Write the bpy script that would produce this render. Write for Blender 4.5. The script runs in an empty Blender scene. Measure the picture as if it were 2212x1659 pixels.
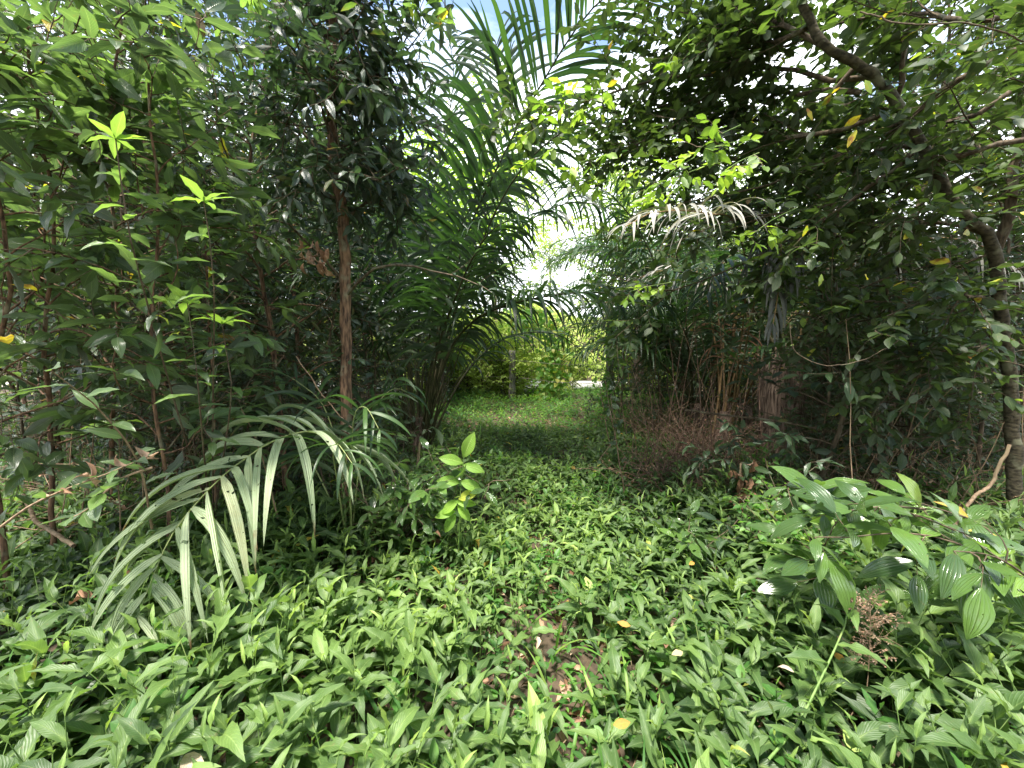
import bpy, math
import numpy as np
rng = np.random.default_rng(11)
R = math.radians
C = bpy.context.scene.collection

# ------------------------------------------------------------------ camera
CAM = np.array([0., 0., 1.5]); PIT = R(5.25); FPX = 860.0     # reading frame 2212 x 1659
FW = np.array([0, math.cos(PIT), -math.sin(PIT)]); UPV = np.array([0, math.sin(PIT), math.cos(PIT)])
def P(x, y, d):
    v = FW + (x-1106)/FPX*np.array([1., 0, 0]) - (y-829.5)/FPX*UPV
    return CAM + v*(d/v[1])
def PP(*a): return np.array([P(*q) for q in a])
cd = bpy.data.cameras.new('camera'); cam = bpy.data.objects.new('camera', cd); C.objects.link(cam)
cam.location = CAM; cam.rotation_euler = (R(90)-PIT, 0, 0)
cd.sensor_width = 36; cd.lens = 14; cd.clip_start = 0.02; cd.clip_end = 2000
bpy.context.scene.camera = cam

# ------------------------------------------------------------------ world
SUN_EL, SUN_AZ = 73, -140        # azimuth measured from +Y towards +X
sc = bpy.context.scene
w = bpy.data.worlds.new('World'); sc.world = w; w.use_nodes = True
nt = w.node_tree; bg = nt.nodes['Background']
sky = nt.nodes.new('ShaderNodeTexSky'); sky.sky_type = 'NISHITA'; sky.sun_disc = False
sky.sun_elevation = R(SUN_EL); sky.sun_rotation = R(SUN_AZ); sky.air_density = 1.0; sky.dust_density = 1.2; sky.ozone_density = 1.0
bg.inputs[1].default_value = 0.15
def clouds():
    n, l = nt.nodes, nt.links
    tc = n.new('ShaderNodeTexCoord'); nz = n.new('ShaderNodeTexNoise'); nz.inputs['Scale'].default_value = 2.6; nz.inputs['Detail'].default_value = 7
    mp = n.new('ShaderNodeMapping'); mp.inputs['Scale'].default_value = (1, 1, 2.2); mp.inputs['Location'].default_value = (.35, .1, .2); l.new(tc.outputs['Generated'], mp.inputs[0]); l.new(mp.outputs[0], nz.inputs['Vector'])
    sp = n.new('ShaderNodeSeparateXYZ'); l.new(tc.outputs['Generated'], sp.inputs[0])
    a = n.new('ShaderNodeMath'); a.operation = 'MULTIPLY_ADD'; l.new(sp.outputs[2], a.inputs[0]); a.inputs[1].default_value = -.75; l.new(nz.outputs[0], a.inputs[2])
    rp = n.new('ShaderNodeValToRGB'); rp.color_ramp.elements[0].position = .02; rp.color_ramp.elements[1].position = .2; l.new(a.outputs[0], rp.inputs[0])
    m = n.new('ShaderNodeMix'); m.data_type = 'RGBA'; l.new(rp.outputs[0], m.inputs[0]); l.new(sky.outputs[0], m.inputs[6]); m.inputs[7].default_value = (8.5, 8.9, 9.4, 1)
    l.new(m.outputs[2], bg.inputs[0])
clouds()
sd = bpy.data.lights.new('sun', 'SUN'); sd.energy = 4.6; sd.angle = R(10); sd.color = (1, .95, .85)
so = bpy.data.objects.new('sun', sd); C.objects.link(so)
so.rotation_euler = (R(90-SUN_EL), 0, R(180-SUN_AZ)); so.location = (0, 0, 20)
sc.view_settings.view_transform = 'Standard'; sc.view_settings.look = 'None'; sc.view_settings.gamma = 1
sc.view_settings.exposure = 1.52
sc.render.engine = 'CYCLES'; cy = sc.cycles
cy.max_bounces = 6; cy.diffuse_bounces = 4; cy.glossy_bounces = 2; cy.transmission_bounces = 5; cy.transparent_max_bounces = 8
cy.use_denoising = True; cy.sample_clamp_indirect = 8; cy.caustics_reflective = False; cy.caustics_refractive = False
try: cy.denoising_prefilter = 'ACCURATE'
except Exception: pass

# ------------------------------------------------------------------ materials
def newmat(name):
    m = bpy.data.materials.new(name); m.use_nodes = True
    n = m.node_tree.nodes; n.clear()
    return m, n, m.node_tree.links
def N(n, t, **k):
    o = n.new(t)
    for a, b in k.items(): setattr(o, a, b)
    return o
def ramp(n, stops):
    r = n.new('ShaderNodeValToRGB'); e = r.color_ramp.elements
    while len(e) < len(stops): e.new(.5)
    for i, (p, c) in enumerate(stops):
        e[i].position = p; e[i].color = (*c, 1)
    return r
def math_(n, l, op, a, b=None, clamp=False):
    m = n.new('ShaderNodeMath'); m.operation = op; m.use_clamp = clamp
    for i, v in enumerate((a, b)):
        if v is None: continue
        if isinstance(v, (int, float)): m.inputs[i].default_value = v
        else: l.new(v, m.inputs[i])
    return m.outputs[0]
def mixc(n, l, f, a, b, mode='MIX'):
    m = n.new('ShaderNodeMix'); m.data_type = 'RGBA'; m.blend_type = mode
    for k, v in ((0, f), (6, a), (7, b)):
        if isinstance(v, (int, float)): m.inputs[k].default_value = v
        elif isinstance(v, tuple): m.inputs[k].default_value = (*v, 1)
        else: l.new(v, m.inputs[k])
    return m.outputs[2]
GREEN = [(0, (.018, .045, .014)), (.35, (.035, .085, .02)), (.65, (.06, .13, .025)), (.84, (.12, .23, .03)), (.93, (.28, .36, .04)), (.97, (.5, .4, .04)), (1, (.22, .11, .05))]
def leaf_mat(name, stops=GREEN, trans=.4, rough=.42, spec=.5, vein='side', holes=0., back=(.55, .62, .5), veinc=.35, tcol=(2.2, 2.3, 1.2), bump=.4, tipb=0, basel=0):
    m, n, l = newmat(name)
    out = N(n, 'ShaderNodeOutputMaterial')
    at = N(n, 'ShaderNodeAttribute', attribute_name='tone')
    uv = N(n, 'ShaderNodeUVMap'); sep = N(n, 'ShaderNodeSeparateXYZ'); l.new(uv.outputs[0], sep.inputs[0])
    U, V = sep.outputs[0], sep.outputs[1]
    geo = N(n, 'ShaderNodeNewGeometry')
    rp = ramp(n, stops)
    nz = N(n, 'ShaderNodeTexNoise'); nz.inputs['Scale'].default_value = 22; nz.inputs['Detail'].default_value = 3
    tc = N(n, 'ShaderNodeTexCoord'); l.new(tc.outputs['Object'], nz.inputs['Vector'])
    jit = math_(n, l, 'MULTIPLY', math_(n, l, 'SUBTRACT', nz.outputs[0], .5), .3)
    tone = math_(n, l, 'ADD', at.outputs['Fac'], math_(n, l, 'MULTIPLY', jit, .5))
    l.new(tone, rp.inputs[0])
    du = math_(n, l, 'ABSOLUTE', math_(n, l, 'SUBTRACT', U, .5))
    rib = math_(n, l, 'SUBTRACT', 1, math_(n, l, 'MULTIPLY', du, 22), True)
    col = rp.outputs[0]
    if vein == 'side':
        ph = math_(n, l, 'SUBTRACT', math_(n, l, 'MULTIPLY', V, 75), math_(n, l, 'MULTIPLY', du, 45))
        wv = math_(n, l, 'SINE', ph); h = math_(n, l, 'POWER', math_(n, l, 'MULTIPLY', math_(n, l, 'ADD', wv, 1), .5), 5)
    elif vein == 'par':
        ph = math_(n, l, 'MULTIPLY', du, 2*math.pi/.165)
        wv = math_(n, l, 'COSINE', ph); h = math_(n, l, 'POWER', math_(n, l, 'MULTIPLY', math_(n, l, 'ADD', wv, 1), .5), 8)
    elif vein == 'pleat':
        ph = math_(n, l, 'MULTIPLY', U, 2*math.pi*6)
        wv = math_(n, l, 'COSINE', ph); h = math_(n, l, 'MULTIPLY', math_(n, l, 'ADD', wv, 1), .5)
    else:
        h = None
    if h is not None:
        col = mixc(n, l, math_(n, l, 'MULTIPLY', h, veinc*.45), col, mixc(n, l, 1., col, (1.9, 1.8, 1.6), 'MULTIPLY'))
    col = mixc(n, l, math_(n, l, 'MULTIPLY', rib, veinc), col, mixc(n, l, .35, mixc(n, l, 1., col, (1.8, 1.7, 1.5), 'MULTIPLY'), (.35, .4, .2)))
    if basel:     # paler towards the leaf base
        bl = math_(n, l, 'MULTIPLY', math_(n, l, 'SUBTRACT', math_(n, l, 'SUBTRACT', .36, V), math_(n, l, 'MULTIPLY', du, .8)), 3.2, True)
        col = mixc(n, l, math_(n, l, 'MULTIPLY', bl, .6), col, (.22, .32, .07))
    if tipb:      # brown dried tips
        nt_ = N(n, 'ShaderNodeTexNoise'); nt_.inputs['Scale'].default_value = 9; nt_.inputs['Detail'].default_value = 4; l.new(N(n, 'ShaderNodeTexCoord').outputs['Object'], nt_.inputs['Vector'])
        tp_ = math_(n, l, 'MULTIPLY', math_(n, l, 'SUBTRACT', math_(n, l, 'ADD', V, math_(n, l, 'MULTIPLY', nt_.outputs[0], .9)), 1.36), 7, True)
        col = mixc(n, l, tp_, col, (.2, .13, .06))
    # spots and dust
    n2 = N(n, 'ShaderNodeTexNoise'); n2.inputs['Scale'].default_value = 60; n2.inputs['Detail'].default_value = 2
    l.new(tc.outputs['Object'], n2.inputs['Vector'])
    sp = ramp(n, [(.66, (0, 0, 0)), (.72, (1, 1, 1))]); l.new(n2.outputs[0], sp.inputs[0])
    col = mixc(n, l, math_(n, l, 'MULTIPLY', sp.outputs[0], .35), col, (.16, .12, .05))
    colb = mixc(n, l, geo.outputs['Backfacing'], col, mixc(n, l, .45, col, tuple(x*.22 for x in back)))
    pb = N(n, 'ShaderNodeBsdfPrincipled'); l.new(colb, pb.inputs['Base Color'])
    rgh = math_(n, l, 'ADD', rough, math_(n, l, 'MULTIPLY', geo.outputs['Backfacing'], .25)); l.new(rgh, pb.inputs['Roughness'])
    pb.inputs['Specular IOR Level'].default_value = spec
    if h is not None:
        bp = N(n, 'ShaderNodeBump'); bp.inputs['Strength'].default_value = bump; bp.inputs['Distance'].default_value = .004
        l.new(math_(n, l, 'ADD', h, rib), bp.inputs['Height']); l.new(bp.outputs[0], pb.inputs['Normal'])
    pass
    tr = N(n, 'ShaderNodeBsdfTranslucent'); l.new(mixc(n, l, 1., col, tcol, 'MULTIPLY'), tr.inputs[0])
    mx = N(n, 'ShaderNodeMixShader'); mx.inputs[0].default_value = trans
    l.new(pb.outputs[0], mx.inputs[1]); l.new(tr.outputs[0], mx.inputs[2])
    o = mx.outputs[0]
    if holes > 0:
        n3 = N(n, 'ShaderNodeTexNoise'); n3.inputs['Scale'].default_value = 26; n3.inputs['Detail'].default_value = 1.5
        l.new(tc.outputs['Object'], n3.inputs['Vector'])
        gt = math_(n, l, 'GREATER_THAN', n3.outputs[0], holes)
        tp = N(n, 'ShaderNodeBsdfTransparent'); m2 = N(n, 'ShaderNodeMixShader')
        l.new(gt, m2.inputs[0]); l.new(o, m2.inputs[1]); l.new(tp.outputs[0], m2.inputs[2]); o = m2.outputs[0]
    l.new(o, out.inputs[0])
    return m
def bark_mat(name, c0, c1, c2, scale=(60, 60, 12), bump=.6, rough=.85, lo=.35, hi=.65):
    m, n, l = newmat(name)
    out = N(n, 'ShaderNodeOutputMaterial'); pb = N(n, 'ShaderNodeBsdfPrincipled')
    tc = N(n, 'ShaderNodeTexCoord'); mp = N(n, 'ShaderNodeMapping'); mp.inputs['Scale'].default_value = scale
    l.new(tc.outputs['Object'], mp.inputs[0])
    a = N(n, 'ShaderNodeTexNoise'); a.inputs['Scale'].default_value = 1; a.inputs['Detail'].default_value = 6; l.new(mp.outputs[0], a.inputs['Vector'])
    b = N(n, 'ShaderNodeTexNoise'); b.inputs['Scale'].default_value = 9; b.inputs['Detail'].default_value = 4; l.new(tc.outputs['Object'], b.inputs['Vector'])
    r1 = ramp(n, [(lo, c0), (hi, c1)]); l.new(a.outputs[0], r1.inputs[0])
    r2 = ramp(n, [(.55, (0, 0, 0)), (.66, (1, 1, 1))]); l.new(b.outputs[0], r2.inputs[0])
    l.new(mixc(n, l, math_(n, l, 'MULTIPLY', r2.outputs[0], .7), r1.outputs[0], c2), pb.inputs['Base Color'])
    pb.inputs['Roughness'].default_value = rough; pb.inputs['Specular IOR Level'].default_value = .2
    bp = N(n, 'ShaderNodeBump'); bp.inputs['Strength'].default_value = bump; bp.inputs['Distance'].default_value = .01
    l.new(a.outputs[0], bp.inputs['Height']); l.new(bp.outputs[0], pb.inputs['Normal']); l.new(pb.outputs[0], out.inputs[0])
    return m
BROWN = [(0, (.10, .055, .03)), (.4, (.22, .12, .07)), (.7, (.34, .2, .13)), (.9, (.45, .3, .2)), (1, (.5, .4, .3))]
M = {}
M['leaf'] = leaf_mat('broad_leaf', [(0, (.03, .05, .03)), (.35, (.06, .10, .045)), (.65, (.105, .175, .06)), (.84, (.19, .31, .06)), (.93, (.28, .36, .04)), (.97, (.5, .4, .04)), (1, (.22, .11, .05))], rough=.3, spec=.7, veinc=.5)
M['leaf_dark_shaded'] = leaf_mat('dark_shaded_leaf', [(0, (.016, .032, .02)), (.5, (.035, .066, .032)), (.8, (.065, .115, .04)), (.92, (.11, .2, .04)), (1, (.2, .12, .05))], rough=.33, spec=.7, trans=.3, tcol=(2, 2.2, 1.2))  # darkened leaf colour, paints in the shade of crown and thicket
M['leaf_fine'] = leaf_mat('fine_leaf', [(0, (.026, .045, .016)), (.5, (.05, .085, .024)), (.7, (.085, .14, .03)), (.8, (.12, .21, .035)), (.94, (.3, .42, .07)), (.985, (.45, .36, .04)), (1, (.3, .14, .05))], rough=.5, vein='none', trans=.38, tcol=(2.1, 2.2, 1.0))
M['leaf_far_sunlit'] = leaf_mat('sunlit_far_leaf', [(0, (.13, .19, .04)), (.5, (.25, .34, .07)), (.85, (.38, .46, .11)), (1, (.46, .48, .16))], rough=.55, vein='none', trans=.45)  # colour lightened to paint in the glow of the sunlit clearing
M['leaf_slope_sunlit'] = leaf_mat('sunlit_slope_grass', [(0, (.26, .37, .08)), (.5, (.42, .52, .14)), (1, (.55, .6, .2))], rough=.6, vein='none', trans=.4, tcol=(1.5, 1.5, 1))  # grass colour brightened to paint sunlight onto the slope
M['leaf_glossy'] = leaf_mat('glossy_leaf', [(0, (.028, .058, .024)), (.5, (.058, .11, .032)), (.8, (.125, .225, .045)), (.95, (.24, .34, .06)), (1, (.3, .2, .06))], rough=.17, spec=.7, vein='par', veinc=.22, holes=.7, trans=.3, bump=.55)
M['leaf_ground'] = leaf_mat('ground_leaf', [(0, (.03, .058, .022)), (.35, (.068, .125, .036)), (.65, (.13, .21, .056)), (.88, (.22, .33, .085)), (.96, (.32, .4, .10)), (1, (.45, .3, .05))], rough=.46, spec=.45, veinc=.55, basel=1, trans=.32, bump=.3)
M['leaf_small'] = leaf_mat('small_leaf', [(0, (.03, .09, .02)), (.5, (.06, .16, .03)), (.85, (.12, .25, .04)), (1, (.3, .28, .06))], rough=.5, vein='none', trans=.4)
M['leaf_ribbed'] = leaf_mat('ribbed_leaf', [(0, (.2, .36, .06)), (.6, (.3, .5, .08)), (1, (.5, .5, .08))], rough=.45, vein='side', veinc=1.2, trans=.5, tcol=(1.6, 1.6, 1.1), bump=.8)
M['palm'] = leaf_mat('palm_leaflet', [(0, (.014, .034, .014)), (.5, (.028, .062, .021)), (.85, (.06, .12, .03)), (.95, (.25, .36, .04)), (1, (.4, .3, .1))], rough=.36, spec=.5, vein='pleat', veinc=.2, trans=.3, bump=.2, tcol=(1.6, 1.9, .9))
M['palm_sun'] = leaf_mat('sunlit_palm_leaflet', [(0, (.12, .22, .03)), (1, (.3, .4, .06))], rough=.4, vein='pleat', veinc=.2, trans=.5)  # lit copy of the palm leaflet, sunlight put into its colour
M['palm_pale'] = leaf_mat('pale_palm_leaflet', [(0, (.15, .2, .11)), (.5, (.25, .32, .19)), (.85, (.36, .43, .27)), (1, (.4, .38, .2))], rough=.5, spec=.5, vein='pleat', veinc=.7, trans=.25, holes=.7, tipb=1, bump=.7, tcol=(1.5, 1.7, .9))
M['dead'] = leaf_mat('dry_leaf', BROWN, rough=.75, spec=.2, trans=.15, tcol=(1.3, 1.2, 1), veinc=.2, back=(1.2, 1, .8))
M['dead_grey'] = leaf_mat('grey_dead_frond', [(0, (.05, .055, .055)), (.3, (.12, .125, .12)), (.6, (.3, .29, .26)), (1, (.46, .43, .38))], rough=.6, spec=.4, vein='pleat', trans=.1, back=(1, 1, 1))
M['orange'] = leaf_mat('yellow_fallen_leaf', [(0, (.42, .2, .03)), (.5, (.48, .27, .05)), (1, (.5, .43, .22))], rough=.55, trans=.25, tcol=(1.2, 1.1, .9), back=(2, 1.6, .8))
M['bark_red'] = bark_mat('reddish_bark', (.045, .028, .02), (.27, .16, .10), (.26, .25, .17))
M['bark'] = bark_mat('brown_bark', (.05, .038, .026), (.14, .105, .07), (.2, .19, .13))
M['bark_pale'] = bark_mat('mottled_bark', (.03, .026, .018), (.10, .085, .055), (.2, .2, .13), scale=(30, 30, 60))
M['twig'] = bark_mat('twig_bark', (.06, .045, .03), (.15, .11, .075), (.16, .16, .1), bump=.2)
M['petiole'] = bark_mat('palm_petiole', (.03, .032, .016), (.07, .07, .03), (.09, .07, .04), scale=(80, 80, 6), bump=.2, rough=.5)
M['petiole_dry'] = bark_mat('dry_petiole', (.12, .075, .035), (.3, .2, .1), (.2, .17, .08), scale=(80, 80, 6), bump=.3)
M['rachis'] = bark_mat('green_rachis', (.2, .24, .09), (.3, .34, .14), (.26, .3, .12), scale=(80, 80, 8), bump=.1, rough=.5)
M['fibre'] = bark_mat('palm_fibre', (.05, .035, .027), (.26, .19, .15), (.15, .11, .09), scale=(70, 70, 6), bump=1.0, lo=.38, hi=.62)
M['stem'] = bark_mat('green_stem', (.09, .16, .04), (.17, .27, .08), (.2, .25, .08), bump=.1, rough=.5)
M['post'] = bark_mat('weathered_post', (.12, .105, .085), (.28, .26, .22), (.2, .2, .14), scale=(30, 30, 5), bump=.8)
M['wire'] = bark_mat('rusty_wire', (.16, .12, .1), (.3, .26, .23), (.2, .1, .06), bump=.1, rough=.6)
M['drystem'] = bark_mat('dry_stem', (.16, .11, .07), (.34, .24, .16), (.25, .2, .12), bump=.2)

# ------------------------------------------------------------------ mesh buffer
class Buf:
    def __init__(s): s.v=[]; s.f=[]; s.u=[]; s.t=[]; s.m=[]; s.mats=[]; s.n=0
    def add(s, v, f, u, t, mat):
        if mat not in s.mats: s.mats.append(mat)
        s.v.append(v); s.f.append(f+s.n); s.u.append(u); s.t.append(t)
        s.m.append(np.full(len(f), s.mats.index(mat), np.int32)); s.n += len(v)
    def build(s, name, parent=None, origin=(0, 0, 0), smooth=True):
        me = bpy.data.meshes.new(name)
        v = (np.concatenate(s.v)-np.array(origin)).astype(np.float32); f = np.concatenate(s.f).astype(np.int32)
        u = np.concatenate(s.u).astype(np.float32); t = np.concatenate(s.t).astype(np.float32)
        me.vertices.add(len(v)); me.vertices.foreach_set('co', v.ravel())
        me.loops.add(f.size); me.loops.foreach_set('vertex_index', f.ravel())
        me.polygons.add(len(f)); me.polygons.foreach_set('loop_start', np.arange(0, f.size, 4, dtype=np.int32))
        me.polygons.foreach_set('material_index', np.concatenate(s.m))
        me.polygons.foreach_set('use_smooth', np.full(len(f), smooth))
        ul = me.uv_layers.new(name='UVMap'); ul.data.foreach_set('uv', u[f.ravel()].ravel())
        a = me.attributes.new('tone', 'FLOAT', 'POINT'); a.data.foreach_set('value', t)
        for k in s.mats: me.materials.append(M[k])
        me.update(calc_edges=True); me.validate()
        o = bpy.data.objects.new(name, me); C.objects.link(o)
        if parent is not None: o.parent = parent
        else: o.location = origin
        return o
def nrm(a): return a/np.maximum(np.linalg.norm(a, axis=-1, keepdims=True), 1e-9)
def spline(pts, n):
    pts = np.asarray(pts, float)
    if len(pts) < 3:
        t = np.linspace(0, 1, n)[:, None]; return pts[0]*(1-t)+pts[-1]*t
    q = np.vstack([2*pts[0]-pts[1], pts, 2*pts[-1]-pts[-2]])
    d = np.r_[0, np.cumsum(np.linalg.norm(np.diff(pts, axis=0), axis=1))]; s = np.linspace(0, d[-1]-1e-9, n)
    i = np.clip(np.searchsorted(d, s, side='right')-1, 0, len(pts)-2); t = ((s-d[i])/(d[i+1]-d[i]))[:, None]
    a, b, c, e = q[i], q[i+1], q[i+2], q[i+3]
    return .5*(2*b+(c-a)*t+(2*a-5*b+4*c-e)*t*t+(3*b-a-3*c+e)*t**3)
def tubes(buf, path, rad, mat, sides=5, tone=.5):
    path = np.asarray(path, float)
    if path.ndim == 2: path = path[None]; rad = np.asarray(rad)[None]
    n, k, _ = path.shape
    rad = np.broadcast_to(rad, (n, k))
    tg = nrm(np.gradient(path, axis=1)); m = nrm(path[:, -1]-path[:, 0]+1e-6)
    ref = np.where(np.abs(m[:, 2:3]) > .75, np.array([[1., .12, 0]]), np.array([[.05, .1, 1.]]))
    a = nrm(np.cross(tg, ref[:, None])); b = np.cross(tg, a)
    an = np.arange(sides)*2*math.pi/sides
    v = path[:, :, None]+rad[:, :, None, None]*(a[:, :, None]*np.cos(an)[None, None, :, None]+b[:, :, None]*np.sin(an)[None, None, :, None])
    i, j = np.meshgrid(np.arange(k-1), np.arange(sides), indexing='ij'); i = i.ravel(); j = j.ravel(); j2 = (j+1) % sides
    f = np.stack([i*sides+j, i*sides+j2, (i+1)*sides+j2, (i+1)*sides+j], 1)
    f = (f[None]+(np.arange(n)*k*sides)[:, None, None]).reshape(-1, 4)
    N_ = n*k*sides
    buf.add(v.reshape(-1, 3), f, np.full((N_, 2), .3), np.full(N_, tone), mat)
def leaf_tmpl(nl, nw, width, peak=.45, fold=.25, curl=.5, wave=0., tip=1., twist=0., seed=0, base=.0):
    r = np.random.default_rng(seed)
    v = np.linspace(0, 1, nl+1); u = np.linspace(-1, 1, nw+1)
    k = math.log(.5)/math.log(peak)
    w = (np.sin(math.pi*v**k)**(.8)) * (1-(.35*tip)*v**3); w = w/w.max()*width*.5
    w[0] = max(base*width*.5, .012); w[-1] = .0005
    ang = curl*v**1.3*1.0; ds = 1/nl
    y = np.r_[0, np.cumsum(np.cos((ang[1:]+ang[:-1])/2))*ds]; z = -np.r_[0, np.cumsum(np.sin((ang[1:]+ang[:-1])/2))*ds]
    X = w[:, None]*u[None]; Y = np.broadcast_to(y[:, None], X.shape).copy(); Z = z[:, None]+fold*np.abs(X)
    if wave:
        ph = r.uniform(0, 6, 2)
        Z = Z+wave*np.abs(u)[None]**1.5*np.sin(v*17+ph[0])[:, None]*np.where(u[None] > 0, 1, -1)*w[:, None]*3
    if twist:
        a = twist*v[:, None]; X, Z = X*np.cos(a)-(Z-z[:, None])*np.sin(a), z[:, None]+X*np.sin(a)+(Z-z[:, None])*np.cos(a)
    V = np.stack([X, Y, Z], -1).reshape(-1, 3)
    i, j = np.meshgrid(np.arange(nl), np.arange(nw), indexing='ij'); i = i.ravel(); j = j.ravel(); s = nw+1
    F = np.stack([i*s+j, i*s+j+1, (i+1)*s+j+1, (i+1)*s+j], 1)
    UV = np.stack([np.broadcast_to((u*.5+.5)[None], X.shape), np.broadcast_to(v[:, None], X.shape)], -1).reshape(-1, 2)
    return V, F, UV
def family(nl, nw, width, n=4, **k):
    out = []
    r = np.random.default_rng(int(width*1000)+nl)
    for i in range(n):
        kk = dict(k); kk['curl'] = k.get('curl', .5)*r.uniform(.2, 1.7); kk['fold'] = k.get('fold', .25)*r.uniform(.3, 1.8); kk['twist'] = r.uniform(-.5, .5)
        out.append(leaf_tmpl(nl, nw, width*r.uniform(.82, 1.2), seed=i, **kk))
    return out
T = dict(
    broad=family(7, 4, .31, 6, peak=.48, wave=.06, curl=.6, fold=.3),
    broadm=family(4, 2, .36, 5, peak=.48, curl=.6, fold=.3),
    broadl=family(2, 2, .4, 4, peak=.5, curl=.5, fold=.3),
    oval=family(4, 2, .52, 5, peak=.5, curl=.4, fold=.2),
    ovalh=family(7, 4, .5, 5, peak=.5, curl=.4, fold=.2, wave=.05),
    gloss=family(8, 6, .39, 6, peak=.48, curl=.5, fold=.16, wave=.02),
    ground=family(8, 4, .27, 8, peak=.4, curl=.9, fold=.35, wave=.13, tip=1.2),
    groundm=family(4, 2, .36, 6, peak=.4, curl=.9, fold=.35),
    groundl=family(2, 2, .34, 4, peak=.42, curl=.8, fold=.3),
    heart=family(4, 2, .85, 4, peak=.3, curl=.4, fold=.2, base=.6),
    grass=family(7, 2, .05, 5, peak=.35, curl=1.6, fold=.4),
    far=family(2, 1, .5, 4, peak=.5, curl=.5),
    dead=family(6, 3, .34, 5, peak=.48, curl=1.6, fold=.9, wave=.15),
)
def scatter(buf, tm, pos, ax, nr, size, tone, mat, wid=1.0):
    pos = np.asarray(pos, float).reshape(-1, 3); n = len(pos)
    if n == 0: return
    ax = nrm(np.broadcast_to(ax, (n, 3))+0.); nr = np.broadcast_to(nr, (n, 3))
    nr = nrm(nr-ax*np.sum(nr*ax, 1, keepdims=True)); sd_ = np.cross(ax, nr)
    size = np.broadcast_to(size, (n,)); tone = np.broadcast_to(tone, (n,)); wid = np.broadcast_to(wid, (n,))
    pick = rng.integers(0, len(tm), n)
    for k, (V, F, UV) in enumerate(tm):
        s = np.where(pick == k)[0]
        if len(s) == 0: continue
        vv = pos[s, None]+size[s, None, None]*(V[None, :, 0:1]*wid[s, None, None]*sd_[s, None]+V[None, :, 1:2]*ax[s, None]+V[None, :, 2:3]*nr[s, None])
        ff = (F[None]+(np.arange(len(s))*len(V))[:, None, None]).reshape(-1, 4)
        buf.add(vv.reshape(-1, 3), ff, np.tile(UV, (len(s), 1)), np.repeat(tone[s], len(V)), mat)
def tones(n, lo=.1, hi=.75, odd=.02):
    t = rng.uniform(lo, hi, n); k = rng.random(n) < odd; t[k] = rng.uniform(.9, 1, k.sum()); return t
def wander(p, d, L, n=6, jit=.2, grav=0., r=None):
    p = np.array(p, float); d = np.array(d, float); out = [p.copy()]
    for i in range(n):
        d = nrm(d+rng.normal(0, jit, 3)+np.array([0, 0, grav])); p = p+d*L/n; out.append(p.copy())
    return np.array(out)
def foliate(wood, crown, branches, ntw, twl, nleaf, tm, size, mat, lo=.1, hi=.7, odd=.02, droop=.25, jit=.5, start=.2, twmat='twig', twr=.0035, up=1., lsp=.25, fwd=.5, grav=-.05, nv=(0, 0)):
    """twigs with leaves along every branch polyline (m,3)"""
    tw = []
    for b in branches:
        m = len(b)
        for j in range(ntw):
            t = (start+(1-start)*(j+rng.random())/ntw)*(m-1); i = min(int(t), m-2); p = b[i]+(b[i+1]-b[i])*(t-i)
            d = nrm(b[i+1]-b[i]); s = nrm(np.cross(d, rng.normal(0, 1, 3))); s[2] *= .6
            tw.append(wander(p, nrm(d*fwd+s+np.array([0, 0, .1])), twl*rng.uniform(.5, 1.3), 4, .18, grav))
        tw.append(wander(b[-1], b[-1]-b[-2], twl*.6, 4, .15, grav))
    tw = np.array(tw); n = len(tw)
    tubes(crown, tw, np.linspace(twr, twr*.35, 5)[None], twmat, 3)
    t = (np.linspace(.1, 1, nleaf)[None]+rng.uniform(-.05, .05, (n, nleaf))).clip(0, .999)*4
    i = t.astype(int); q = np.arange(n)[:, None]
    a = tw[q, i]; b = tw[q, np.minimum(i+1, 4)]; pos = a+(b-a)*(t-i)[..., None]; d = nrm(b-a)
    sgn = np.where(np.arange(nleaf) % 2 == 0, 1, -1)[None, :, None]
    side = nrm(np.cross(d, np.array([0, 0, 1.])+rng.normal(0, .25, (n, nleaf, 3))))*sgn
    ax = d*.55+side*.85+rng.normal(0, lsp, (n, nleaf, 3)); ax[..., 2] -= droop
    ax[:, -1] = d[:, -1]+rng.normal(0, .1, (n, 3))
    nr = np.array([nv[0], nv[1], up])+rng.normal(0, jit, (n, nleaf, 3))
    k = n*nleaf; keep = rng.random(k) > .08
    tn = (np.repeat(rng.uniform(lo, hi, n), nleaf)*.6+rng.uniform(lo, hi, k)*.4); o = rng.random(k) < odd; tn[o] = rng.uniform(.9, 1, o.sum())
    sz = size*rng.uniform(.6, 1.25, k)
    scatter(crown, tm, pos.reshape(-1, 3)[keep], ax.reshape(-1, 3)[keep], nr.reshape(-1, 3)[keep], sz[keep], tn[keep], mat)
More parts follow.
